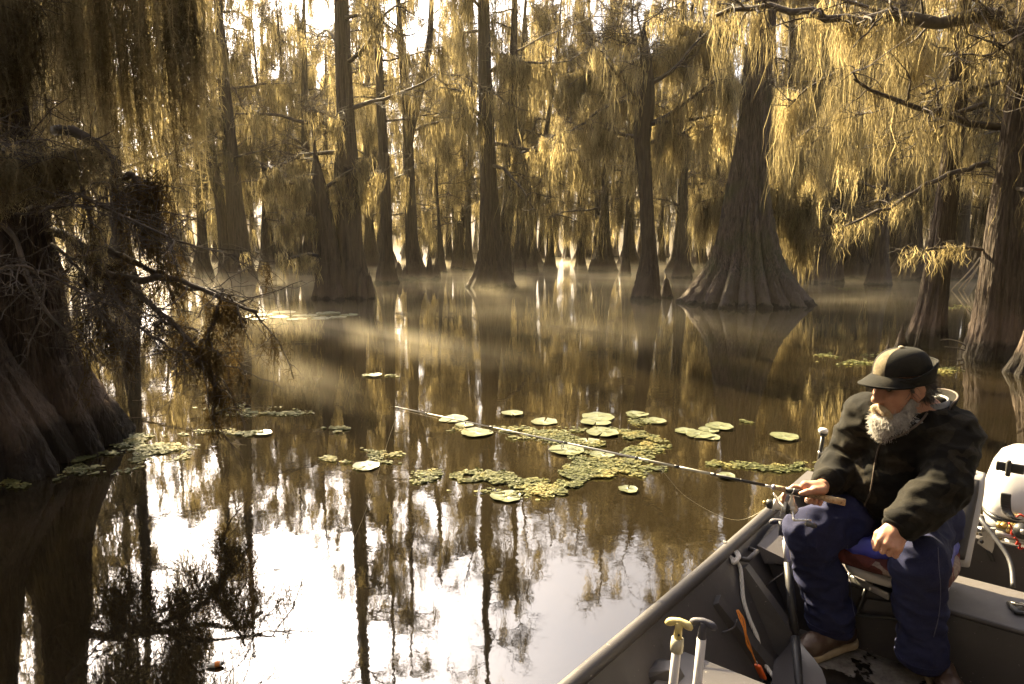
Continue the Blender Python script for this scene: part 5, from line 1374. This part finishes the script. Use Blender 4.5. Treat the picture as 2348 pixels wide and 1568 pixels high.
part("button", MB().add(sphere_vf(H(-.008, 0, .150), (.011, .011, .007), 14, 8)), simple_mat("tan_cloth_button", (.4, .34, .24), None, .8), cap)
# bill
nu, nv = 30, 8; rows = []
for j in range(nv):
    s = j / (nv - 1); row = []
    for i in range(nu + 1):
        t = R(-80) + R(160) * i / nu; w_ = math.cos(t) ** .8
        row.append(H(-.008 + .110 * math.cos(t) + s * .066 * w_, (.094 + .012 * s) * math.sin(t), .057 - .026 * s * w_ - .020 * s * math.sin(t) ** 2 - .018 * (1 - w_)))
    rows.append(row)
P = np.array(rows); V = P.reshape(-1, 3); mb = MB().add((V, grid_quads(1, nv, nu + 1, False))); mb.add((V - HU * .006, grid_quads(1, nv, nu + 1, False)[:, ::-1]))
mb.tube(np.array(rows[-1]) - HU * .003, .0045, 8)
part("bill", mb, capm, cap)
# turned-up band round the sides and back
tb = np.linspace(R(50), R(310), 50)
hgt = np.array([.012 + .042 * min(1, max(0, (1 - math.cos(t - R(50))) * 1.2 if t < PI else (1 - math.cos(R(310) - t)) * 1.2)) for t in tb])
Bb = np.array([H(-.008 + .115 * math.cos(t), .097 * math.sin(t), .026 - .010 * abs(math.sin(t))) for t in tb])
Tb = np.array([H(-.010 + (.120 + h * .12) * math.cos(t), (.100 + h * .10) * math.sin(t), .032 + h) for t, h in zip(tb, hgt)])
ob = norm(np.array([HF * math.cos(t) + HL * math.sin(t) for t in tb]))
mb = MB().add(strip_solid(Bb, Tb, .007, ob)); mb.tube(Tb + ob * .0035, .0042, 8); mb.tube(Bb + ob * .0035, .004, 8)
part("ear_band", mb, capm, cap)

# cushion and folded blue cloth on the seat
cu_ = [ell_(BP(-0.87, 0.60, .462), (.21, .215, .045), [U3, V3, Z3]), box_(BP(-0.86, 0.60, .455), (.34, .42, .07), [U3, V3, Z3], .03)]
Vc, Qc = organic(cu_, .009, .03, 2, folds=[(.006, 9, np.eye(3), True)])
solo("seat_cushion", MB().add((Vc, Qc)), camo_mat("maroon_leaf_print", (.15, .045, .04), (.09, .028, .026), (.3, .24, .2), 14), "maroon leaf-patterned cushion on the boat seat, under the blue cloth", "cushion", BP(-0.87, .6, .41))
bl_ = [box_(BP(-0.86, 0.60, .505), (.30, .40, .06), [U3, V3, Z3], .028), ell_(BP(-0.98, .52, .50), (.06, .12, .035), [U3, V3, Z3])]
Vc, Qc = organic(bl_, .008, .03, 2, folds=[(.008, 12, np.eye(3), True)])
solo("folded_cloth", MB().add((Vc, Qc)), simple_mat("bright_blue_nylon", (.05, .055, .42), (.035, .04, .3), .45, 9), "bright blue nylon cloth folded on top of the maroon cushion", "cloth", BP(-0.86, .6, .48))

# ---------------------------------------------------------------- fishing rod, reel, line and float
rod = thing("fishing_rod", "white and black spinning rod with cork grip, held by the bearded man", "fishing rod", rod0)
LR = np.linalg.norm(rod1 - rod0)
def rp_(px): return np.linalg.norm(on_rod(px) - rod0)
def seg(a, b, ra, rb, K=12): return MB().tube([rod0 + RD * a, rod0 + RD * (a + b) / 2, rod0 + RD * b], [ra, (ra + rb) / 2, rb], K)
cork, nt, b = mat_new("worn_cork")
f = noise(nt, coords(nt), 70, 6, .75)
nt.links.new(ramp(nt, f, [(.36, (.12, .075, .04)), (.5, (.42, .3, .17)), (.7, (.55, .42, .27))]), b.inputs["Base Color"]); b.inputs["Roughness"].default_value = .75
bump(nt, b, f, .3, .002)
wht = simple_mat("white_rod_blank", (.75, .74, .7), (.66, .65, .6), .3, 10); crm = simple_mat("cream_rod_blank", (.62, .6, .48), (.55, .53, .42), .3, 10)
g0, g1, g2, g3, g4 = 0.0, rp_(1848), rp_(1800), rp_(1775), rp_(1768)
part("cork_grip", seg(0, g1, .0135, .0125, 16), cork, rod)
part("reel_seat", seg(g1, g2, .0145, .0125, 16), M["black"], rod)
part("fore_grip", seg(g2, g3, .0125, .0105, 16), cork, rod)
part("winding_check", MB().tube([rod0 + RD * g3, rod0 + RD * (g3 + .004), rod0 + RD * g4], [.0125, .0125, .008], 16), simple_mat("blue_grey_ring", (.3, .3, .42), None, .4), rod)
part("brass_ferrule", seg(g4, rp_(1753), .0058, .0052), M["steel"], rod)
def br_(px): return .0066 - .0044 * (1768 - px) / (1768 - 905)
for xa, xb, mt in ((1753, 1628, M["black"]), (1628, 1556, crm), (1546, 1462, crm), (1456, 1300, wht), (1290, 1130, wht), (1122, 980, wht), (975, 905, wht)):
    part("blank", seg(rp_(xa), rp_(xb), br_(xa), br_(xb), 8), mt, rod)
for xa, xb in ((1556, 1546), (1462, 1456), (1300, 1290), (1130, 1122), (980, 975), (1640, 1634), (1700, 1697)):
    part("thread_wrap", seg(rp_(xa), rp_(xb), br_(xa) * 1.25, br_(xb) * 1.25, 8), M["black"], rod)
gpts = []
for px, rr_ in ((1520, .013), (1290, .008), (1126, .0065), (978, .005), (915, .004)):
    c = rod0 + RD * rp_(px); ce = c - Ru * (rr_ * 1.9 + br_(px)); gpts.append(ce)
    t_ = np.linspace(0, 2 * PI, 17); P = ce + rr_ * (np.cos(t_)[:, None] * Ru + np.sin(t_)[:, None] * norm(Rs + .5 * RD))
    mb = MB().tube(P, .0016, 6); mb.tube([ce + Ru * rr_, c - Ru * br_(px) - RD * .012], .0013, 5); mb.tube([ce + Ru * rr_, c - Ru * br_(px) + RD * .012], .0013, 5)
    part("guide", mb, M["black"], rod)
part("tip_ring", MB().tube([rod1, rod1 + RD * .02 - [0, 0, .004], rod1 + RD * .03 - [0, 0, .012]], .0013, 6), M["black"], rod)
# reel
chrome = scuffed("worn_chrome", (.62, .6, .58), (.75, .74, .72), .25, metal=.8)
foot = rod0 + RD * ((g1 + g2) / 2 + .012)
dn_ = -Ru
rl = part("reel_body", MB().tube(spline([foot + dn_ * .012, foot + dn_ * .035 - RD * .004, foot + dn_ * .06 - RD * .004, foot + dn_ * .075 - RD * .006], 8), [.009, .0065, .009, .014, .02, .022, .022, .018], 14), chrome, rod)
rc = foot + dn_ * .072
part("reel_foot", MB().add(bev_box(foot + dn_ * .013, RD, Rs, Ru, (.06, .014, .006), .002)), chrome, rl)
part("spool", MB().tube([rc + RD * x for x in (.012, .022, .026, .05, .054, .062, .064)], [.02, .023, .016, .016, .024, .024, .016], 22), wht, rl)
part("drag_cap", MB().tube([rc + RD * x for x in (.064, .07, .085, .09)], [.018, .02, .017, .008], 18), M["black"], rl)
part("drag_knob", MB().tube([rc + RD * x for x in (.09, .1)], [.009, .007], 12), bz, rl)
t_ = np.linspace(-.25 * PI, 1.05 * PI, 20)
part("bail", MB().tube(np.array([rc + RD * (.03 + .038 * max(math.sin(x), 0)) + (Ru * math.sin(x) * .048 + Rs * math.cos(x) * .03) for x in t_]), .0022, 7), chrome, rl)
part("rotor", MB().tube([rc + RD * x for x in (-.004, .004, .014)], [.022, .026, .025], 18), M["black"], rl)
part("gearbox", MB().tube([rc - RD * .012 - Rs * .02, rc - RD * .012, rc - RD * .012 + Rs * .022], [.018, .023, .016], 16), chrome, rl)
h0 = rc - RD * .012 + Rs * .022; h1 = h0 + Rs * .03 + dn_ * .022 - RD * .006; h2 = h1 - RD * .062 + Ru * .012
part("crank", MB().tube(spline([h0, h1, h1 - RD * .01, h2], 14), .005, 8), chrome, rl)
part("crank_knob", MB().tube([h2 - V3 * .022 + dn_ * .014 + Rs * .012, h2 - V3 * .012 + dn_ * .014 + Rs * .012, h2 + dn_ * .014 + Rs * .012, h2 + V3 * .012 + dn_ * .014 + Rs * .012, h2 + V3 * .022 + dn_ * .014 + Rs * .012], [.006, .011, .009, .011, .006], 12), M["vinyl_dark"], rl)
part("rubber_band", MB().tube([foot + Ru * .015 - RD * .004 + Rs * .004, foot + Rs * .0155, foot - Ru * .014 + RD * .006 + Rs * .006], .0016, 5), wht, rod)
lm_ = simple_mat("pale_fishing_line", (.6, .58, .5), None, .3)
flp = PZ(472, 1527, .01)
mid = (gpts[-1] + flp) / 2 + np.array([0.12, 0, -.18])
part("line", MB().tube(np.vstack([spline([rc + RD * .05 + Ru * .015, rc + RD * .2 - [0, 0, .10], gpts[0] + [.12, .02, -.13], gpts[0]], 20), spline(gpts, 20), spline([gpts[-1], mid, flp], 30)]), .00045, 4), lm_, rod)
fl_ = thing("fishing_float", "white and orange pencil float lying on the bright water in the lower left", "fishing float", PZ(492, 1522, .0))
f0, f1 = PZ(473, 1527, .008), PZ(513, 1520, .012); fd_ = norm(f1 - f0); Lf = np.linalg.norm(f1 - f0)
def fs(a, b, ra, rb, rm=None): return MB().tube([f0 + fd_ * Lf * (a + (b - a) * t_) for t_ in (0, .33, .66, 1)], [ra, ra + (rb - ra) * .4, ra + (rb - ra) * .75, rb], 14)
part("tail", fs(0, .5, .003, .0125), wht, fl_)
part("band", fs(.5, .8, .0125, .0115), simple_mat("orange_float_paint", (.8, .26, .04), None, .35), fl_)
part("white_ring", fs(.8, .87, .0115, .0095), wht, fl_)
part("cap", fs(.87, .97, .008, .0075), M["black"], fl_)
part("stem", fs(.97, 1.12, .002, .0015), M["black"], fl_)
# ---------------------------------------------------------------- floating plants
rgp = np.random.default_rng(55)
padm, nt, b = mat_new("lily_pad_leaf")
v = coords(nt); f = noise(nt, v, 9, 5, .7); g = noise(nt, v, 40, 3, .6)
col = ramp(nt, f, [(.3, (.07, .08, .036)), (.55, (.13, .142, .08)), (.75, (.18, .17, .09))])
nt.links.new(mixrgb(nt, ramp(nt, g, [(.62, (0, 0, 0)), (.7, (.7,) * 3)]), col, (.09, .06, .03)), b.inputs["Base Color"])
b.inputs["Roughness"].default_value = .32; bump(nt, b, f, .4, .008)
def pad_mb(r, seed):
    q = np.random.default_rng(seed); nr, na = 6, 40
    a0 = q.uniform(0, 6.28); t = a0 + np.linspace(.09, 2 * PI - .09, na); edge = 1 + .055 * np.sin(3 * t + q.uniform(0, 6)) +   .04 * np.sin(7 * t + q.uniform(0, 6)) + q.normal(0, .008, na)
    rows = []
    for j in range(nr):
        s = j / (nr - 1); rr = r * edge * (s if j else .02)
        z = .006 + .012 * r * 4 * s ** 3 * (.35 * np.sin(2 * t + q.uniform(0, 6)) + .3 * np.sin(5 * t)) + .004 * (1 - s) * np.cos(12 * t) * (j > 0) + .006 * s ** 4
        rows.append(np.stack([rr * np.cos(t), rr * np.sin(t), np.maximum(z, .003)], -1))
    V = np.vstack(rows); mb = MB().add((V, grid_quads(1, nr, na, False))); V2 = V.copy(); V2[:, 2] -= .0025; mb.add((V2, grid_quads(1, nr, na, False)[:, ::-1])); return mb
def pad(px, py, wpx, label, seed, up=0):
    B = PZ(px, py); r = .92 * wpx * depth_of(px, py) / FPX / 2
    o = link("lily_pad", pad_mb(r, seed).mesh("lily_pad"), padm); o.location = (B[0], B[1], .001 + up); o.rotation_euler = (rgp.normal(0, .012), rgp.normal(0, .012), 0)
    tag(o, label, "lily pad", "lily pads on the water")
PADS = [(1040, 962, 70, "pale pad under the thin middle of the fishing rod, leftmost of the open-water pads"), (1092, 994, 78, "large pad on the left end of the small-leaf mat, just below the rod"),
        (1175, 950, 54, "small pad alone above the rod, left of the grey-white pad"), (1247, 968, 64, "grey-white pad above the rod, alone in bright reflections"),
        (1372, 958, 80, "rear pad of the overlapping pair above the small-leaf mat"), (1366, 970, 74, "front pad of the overlapping pair above the small-leaf mat"),
        (1460, 951, 56, "pad with a curled stalk tip, farthest right of the back row"), (1501, 967, 56, "oval pad just in front of the one with a curled stalk"),
        (1381, 994, 78, "wide pad lying on the upper small-leaf mat, right of the rod"), (1346, 1014, 62, "pad half sunk in small leaves beside the rod's third ring"),
        (1300, 1034, 88, "broad torn pad touching the underside of the rod"), (1380, 1046, 60, "pad among small leaves below the rod's middle"),
        (1572, 990, 56, "left pad of the cluster with a dark stub between the mat and the light pole"), (1603, 999, 66, "front pad of the cluster with a dark stub"),
        (1649, 980, 66, "rear pad of the cluster with a dark stub"), (1628, 1004, 50, "right-hand front pad of the cluster with a dark stub"), (1625, 988, 50, "middle pad of the cluster, pierced by a dark stub"),
        (1797, 1004, 68, "lone round pad left of the stern light pole"), (1160, 1140, 76, "lone bright pad at the front edge of the large small-leaf mat"),
        (1440, 1125, 48, "small pad at the front right corner of the large small-leaf mat"), (1664, 1095, 44, "half-sunk pad close to the dark end of the rod"),
        (840, 1070, 66, "pad in the left mat of small leaves, left of the reflected dark trunk"), (603, 995, 44, "pad with ragged edge between the near left tree and the rod tip"),
        (857, 862, 40, "small far pad alone in the misty streak"), (1065, 975, 44, "thin pad tucked behind the leftmost open-water pad")]
for i, (x, y, w_, lab) in enumerate(PADS): pad(x, y, w_, lab, 300 + i, .004 * (i % 3))
for i, (x, y, w_) in enumerate(((600, 722, 60), (650, 716, 56), (700, 724, 64), (752, 718, 60), (800, 722, 44), (680, 732, 50), (590, 732, 44), (735, 730, 46), (775, 727, 40), (640, 727, 46), (560, 727, 40))):
    pad(x, y, w_, "flat pad in the far raft of pads in front of the knee-ringed trunks", 400 + i)
stb = PZ(1622, 975)
solo("broken_stalk", MB().tube([stb + [0, 0, -.02], stb + [.004, 0, .03], stb + [.012, 0, .075]], [.007, .006, .005], 8), M["twig"], "dark broken stalk sticking up through the clustered lily pads", "stalk", stb)
# mats of thumbnail-sized leaves
leafm, nt, b = mat_new("small_floating_leaf")
v = coords(nt); f = noise(nt, v, 3.0, 4, .7); g = noise(nt, v, 60, 2, .6)
col = ramp(nt, f, [(.3, (.05, .06, .022)), (.48, (.12, .13, .045)), (.6, (.26, .235, .08)), (.72, (.4, .3, .1))])
nt.links.new(mixrgb(nt, ramp(nt, g, [(.45, (0, 0, 0)), (.6, (.85,) * 3)]), col, (.04, .045, .018)), b.inputs["Base Color"]); b.inputs["Roughness"].default_value = .65; b.inputs["Specular IOR Level"].default_value = .2
tlm = N(nt, "ShaderNodeBsdfTranslucent"); nt.links.new(col, tlm.inputs[0]); mxl = N(nt, "ShaderNodeMixShader"); mxl.inputs[0].default_value = .3
nt.links.new(b.outputs[0], mxl.inputs[1]); nt.links.new(tlm.outputs[0], mxl.inputs[2]); nt.links.new(mxl.outputs[0], nt.nodes["Material Output"].inputs[0])
MATS = [(1205, 1098, 250, 34, 2300, 0), (1360, 1082, 120, 30, 1000, .1), (1090, 1105, 130, 22, 700, 0), (1330, 1004, 170, 22, 1100, .12), (1420, 1020, 110, 26, 900, 0), (1160, 990, 130, 12, 420, .1), (1450, 985, 60, 30, 420, .2),
        (1400, 1050, 90, 20, 600, 0), (800, 1046, 70, 16, 380, .1), (872, 1072, 56, 13, 260, 0), (880, 1040, 50, 8, 130, 0), (775, 986, 42, 8, 120, 0), (350, 1018, 100, 22, 700, .1), (300, 1008, 60, 14, 260, 0), (380, 1040, 60, 18, 300, 0),
        (190, 1062, 130, 26, 520, .1), (250, 1050, 80, 14, 300, 0), (40, 1100, 110, 20, 420, 0), (60, 1085, 60, 12, 150, 0), (590, 1000, 44, 10, 170, 0), (500, 996, 70, 10, 180, 0), (450, 1000, 50, 10, 120, 0), (575, 944, 110, 12, 420, 0), (540, 936, 60, 8, 140, 0), (480, 936, 40, 6, 90, 0), (660, 948, 60, 5, 90, 0),
        (1640, 1064, 26, 6, 60, 0), (1700, 1068, 50, 7, 150, .1), (1770, 1076, 60, 8, 200, .1), (1830, 1070, 60, 10, 220, 0), (1724, 965, 28, 6, 60, 0), (1960, 832, 90, 6, 130, 0), (2160, 850, 60, 8, 120, 0), (2050, 812, 60, 5, 80, 0), (1960, 662, 80, 4, 140, 0), (2190, 704, 44, 5, 60, 0), (710, 724, 120, 8, 260, 0),
        (1930, 815, 60, 5, 70, 0), (1250, 1130, 110, 16, 300, 0), (1500, 1075, 40, 8, 100, 0), (870, 862, 50, 3, 30, 0), (640, 742, 60, 3, 50, 0)]
A, Rr = [], []
for x, y, hw, hh, n, sl in MATS:
    m = 0
    for _ in range(n * 4):
        if m >= n: break
        u_, w_ = rgp.normal(0, .5), rgp.normal(0, .5)
        if u_ * u_ + w_ * w_ > 1.2: continue
        p = PZ(x + hw * u_, y + hh * w_ + hw * u_ * sl * .3)
        if mn.noise(Vector((p[0] * 2.6, p[1] * 2.6, 3))) + .35 * mn.noise(Vector((p[0] * 9, p[1] * 9, 7))) < -.02: continue
        A.append(p); Rr.append(rgp.uniform(.009, .020) * (1.0 if y > 900 else 1.5)); m += 1
A, Rr = np.array(A), np.array(Rr); n = len(A); na = 7
th = np.linspace(0, 2 * PI, na, endpoint=False)[None, :] + rgp.uniform(0, 6.3, (n, 1))
tx, ty = rgp.normal(0, .3, (n, 1)), rgp.normal(0, .3, (n, 1)); el_ = rgp.uniform(.65, 1.0, (n, 1))
X, Y = Rr[:, None] * np.cos(th), Rr[:, None] * el_ * np.sin(th)
Zz = .004 + np.abs(tx * X + ty * Y) + rgp.uniform(0, .012, (n, 1)) * (rgp.uniform(0, 1, (n, 1)) > .5)
V = np.stack([A[:, :1] + X, A[:, 1:2] + Y, Zz], -1).reshape(-1, 3)
fm_ = MB(); fm_.V.append(V); fm_.n = len(V); fm_.F.append((np.arange(n) * na)[:, None] + np.arange(na)[None, :])
tag(link("floating_leaves", fm_.mesh("floating_leaves", smooth=False), leafm), "mats of tiny yellow-green floating leaves on the brown water", kind="stuff")
# small stick standing in the shallows, thin twigs between the right-hand trees
sk = PZ(1176, 652)
solo("dead_stick", MB().tube([sk + [0, 0, -.1], sk + [.02, 0, .5], sk + [0.0, 0, 1.1]], [.022, .02, .012], 8), M["bark"], "thin dead stick standing in the water right of the double-stemmed cypress", "stick", sk)
rb = thing("fallen_branch", "dark drowned branch lying between the two right-hand cypress feet", "branch", PZ(2190, 800))
D_ = depth_of(2210, 815)
for pts in ([(2225, 800), (2200, 785), (2175, 778), (2155, 780)], [(2222, 806), (2195, 798), (2165, 795)], [(2215, 815), (2185, 822), (2160, 818)], [(2228, 808), (2238, 770), (2247, 748)], [(2225, 818), (2200, 830), (2170, 828)]):
    part("branch", MB().tube(spline([PD(x, y, D_ + .1 * i) for i, (x, y) in enumerate(pts)], 12), np.linspace(.016, .005, 12), 6), M["twig"], rb)
gb = thing("leaning_branch", "sunlit pale branches arching down into the water between the right-hand trees", "branch", PZ(2190, 664))
D_ = depth_of(2195, 665)
for pts in ([(2246, 590), (2228, 615), (2205, 640), (2181, 664)], [(2250, 600), (2230, 628), (2210, 648), (2196, 666)], [(2240, 615), (2225, 640), (2206, 667)], [(2262, 585), (2258, 610), (2250, 632)]):
    part("branch", MB().tube(spline([PD(x, y, D_) for x, y in pts], 14), np.linspace(.03, .022, 14), 7), simple_mat("bleached_branch", (.4, .3, .17), (.25, .18, .1), .8, 12), gb)
# ---------------------------------------------------------------- the swamp goes on beside and behind the boat: one mass of unseen trees, added to shade it
rgf = np.random.default_rng(66)
fw_t, fw_m = MB(), MB()
for i in range(44):
    a = R(rgf.uniform(64, 296)); d = rgf.uniform(6.5, 26) if i > 8 else rgf.uniform(6.0, 9.0)
    c = np.array([d * math.sin(a), d * math.cos(a), 0])
    if (c[0] - .6) ** 2 + (c[1] - 1) ** 2 < 30 or (abs(math.degrees(math.atan2(c[0], c[1])) + SUN_AZ) < 26): continue
    pr = simple_prof(.7, .22, 17, 1.1, (rgf.normal(0, .5), 0), .2, rgf)
    tb_ = trunk_vf(pr, 900 + i, segs=14, rings=14, nfl=7)
    fw_t.add((np.vstack(tb_.V) + c, tb_.F[0]))
    if c[0] < -3 and i % 2: continue
    A = np.stack([rgf.normal(0, 1.7, 110), rgf.normal(0, 1.7, 110), rgf.uniform(3.0, 13, 110)], -1) + c
    fw_m.add(moss_strands(rgf, A, 9, .22, (.8, 2.6), (.06, .14), 3))
fwt = link("shading_wood", fw_t.mesh("shading_wood"), M["bark"]); tag(fwt, "unseen moss-hung cypress wood around and behind the boat, added to shade it", kind="stuff")
link("moss", fw_m.mesh("moss"), M["moss"], fwt)
# ---------------------------------------------------------------- warm morning haze over the whole swamp
def box_vf(x0, x1, y0, y1, z0, z1):
    V = np.array([[x, y, z] for x in (x0, x1) for y in (y0, y1) for z in (z0, z1)], float)
    F = [[0, 1, 3, 2], [4, 6, 7, 5], [0, 4, 5, 1], [2, 3, 7, 6], [0, 2, 6, 4], [1, 5, 7, 3]]
    return V, F
def volume_mat(name, col, dens, aniso):
    m = bpy.data.materials.new(name); m.use_nodes = True
    nt = m.node_tree; nt.nodes.remove(nt.nodes["Principled BSDF"]); out = nt.nodes["Material Output"]
    v = N(nt, "ShaderNodeVolumePrincipled")
    v.inputs["Color"].default_value = (*col, 1); v.inputs["Density"].default_value = dens; v.inputs["Anisotropy"].default_value = aniso
    nt.links.new(v.outputs[0], out.inputs["Volume"]); return m
hz = MB().add(box_vf(-WS - 5, WS + 5, -65, WS * 1.3 + 5, -1.6, 20.5))
tag(link("haze", hz.mesh("haze", smooth=False), volume_mat("morning_haze", (1.0, 0.86, 0.56), 0.0003, 0.45)), "thin golden morning haze filling the swamp", kind="stuff")

# drifting mist lying on the water: dense in low streaks, some shaped as sun shafts, thinning upwards
def mist_material():
    m = bpy.data.materials.new("water_mist"); m.use_nodes = True
    nt = m.node_tree; nt.nodes.remove(nt.nodes["Principled BSDF"]); out = nt.nodes["Material Output"]
    v = N(nt, "ShaderNodeVolumePrincipled")
    v.inputs["Color"].default_value = (1.0, 0.9, 0.68, 1); v.inputs["Anisotropy"].default_value = 0.45
    c = coords(nt, (0.12, 0.42, 1.2), "World")
    f = N_map(nt, noise(nt, c, 1.0, 3, 0.6, 0.4), 0.48, 0.72)
    g = N(nt, "ShaderNodeNewGeometry"); sp = N(nt, "ShaderNodeSeparateXYZ"); nt.links.new(g.outputs["Position"], sp.inputs[0])
    zf = N(nt, "ShaderNodeMapRange"); zf.inputs[1].default_value = 0.0; zf.inputs[2].default_value = 0.6; zf.inputs[3].default_value = 1.0; zf.inputs[4].default_value = 0.0
    nt.links.new(sp.outputs[2], zf.inputs[0])
    yf = N_map(nt, sp.outputs[1], 9.0, 42.0)
    def mul(a, b):
        n = N(nt, "ShaderNodeMath", operation='MULTIPLY')
        for k, x in enumerate((a, b)):
            if isinstance(x, float): n.inputs[k].default_value = x
            else: nt.links.new(x, n.inputs[k])
        return n.outputs[0]
    ad = N(nt, "ShaderNodeMath", operation='ADD'); ad.inputs[1].default_value = 0.05; nt.links.new(f, ad.inputs[0])
    d = mul(mul(mul(ad.outputs[0], zf.outputs[0]), mul(zf.outputs[0], yf)), 0.2)
    for (cx, cyy, hl, hw, an, k_) in ((-2.2, 12.3, 4.4, 0.30, -46, 0.26), (-2.75, 8.7, 2.3, 0.2, -47, 0.15), (-5.2, 15.5, 3.0, 0.4, -40, 0.18), (1.5, 13.5, 3.0, 0.25, -46, 0.14)):  # extra density in long streaks stands in for shafts of sun
        g2 = N(nt, "ShaderNodeVectorMath", operation='SUBTRACT'); g2.inputs[1].default_value = (cx, cyy, 0.05); nt.links.new(g.outputs["Position"], g2.inputs[0])
        ro = N(nt, "ShaderNodeVectorRotate", rotation_type='Z_AXIS'); ro.inputs["Angle"].default_value = R(-an); nt.links.new(g2.outputs[0], ro.inputs["Vector"])
        sc_ = N(nt, "ShaderNodeVectorMath", operation='MULTIPLY'); sc_.inputs[1].default_value = (1 / hl, 1 / hw, 1 / 0.35); nt.links.new(ro.outputs[0], sc_.inputs[0])
        ln2 = N(nt, "ShaderNodeVectorMath", operation='LENGTH'); nt.links.new(sc_.outputs[0], ln2.inputs[0])
        fa = N(nt, "ShaderNodeMapRange", interpolation_type='SMOOTHSTEP'); fa.inputs[1].default_value = 0.0; fa.inputs[2].default_value = 1.0; fa.inputs[3].default_value = k_; fa.inputs[4].default_value = 0.0
        nt.links.new(ln2.outputs["Value"], fa.inputs[0])
        a2 = N(nt, "ShaderNodeMath", operation='ADD'); nt.links.new(d, a2.inputs[0]); nt.links.new(fa.outputs[0], a2.inputs[1]); d = a2.outputs[0]
    nt.links.new(d, v.inputs["Density"])
    nt.links.new(v.outputs[0], out.inputs["Volume"])
    try: m.cycles.volume_step_rate = 0.06
    except Exception as e: print(e)
    return m
ms_ = MB().add(box_vf(-45, 45, 5, 62, 0.004, 0.6))
tag(link("mist", ms_.mesh("mist", smooth=False), mist_material()), "drifting pale golden mist lying low on the water", kind="stuff")
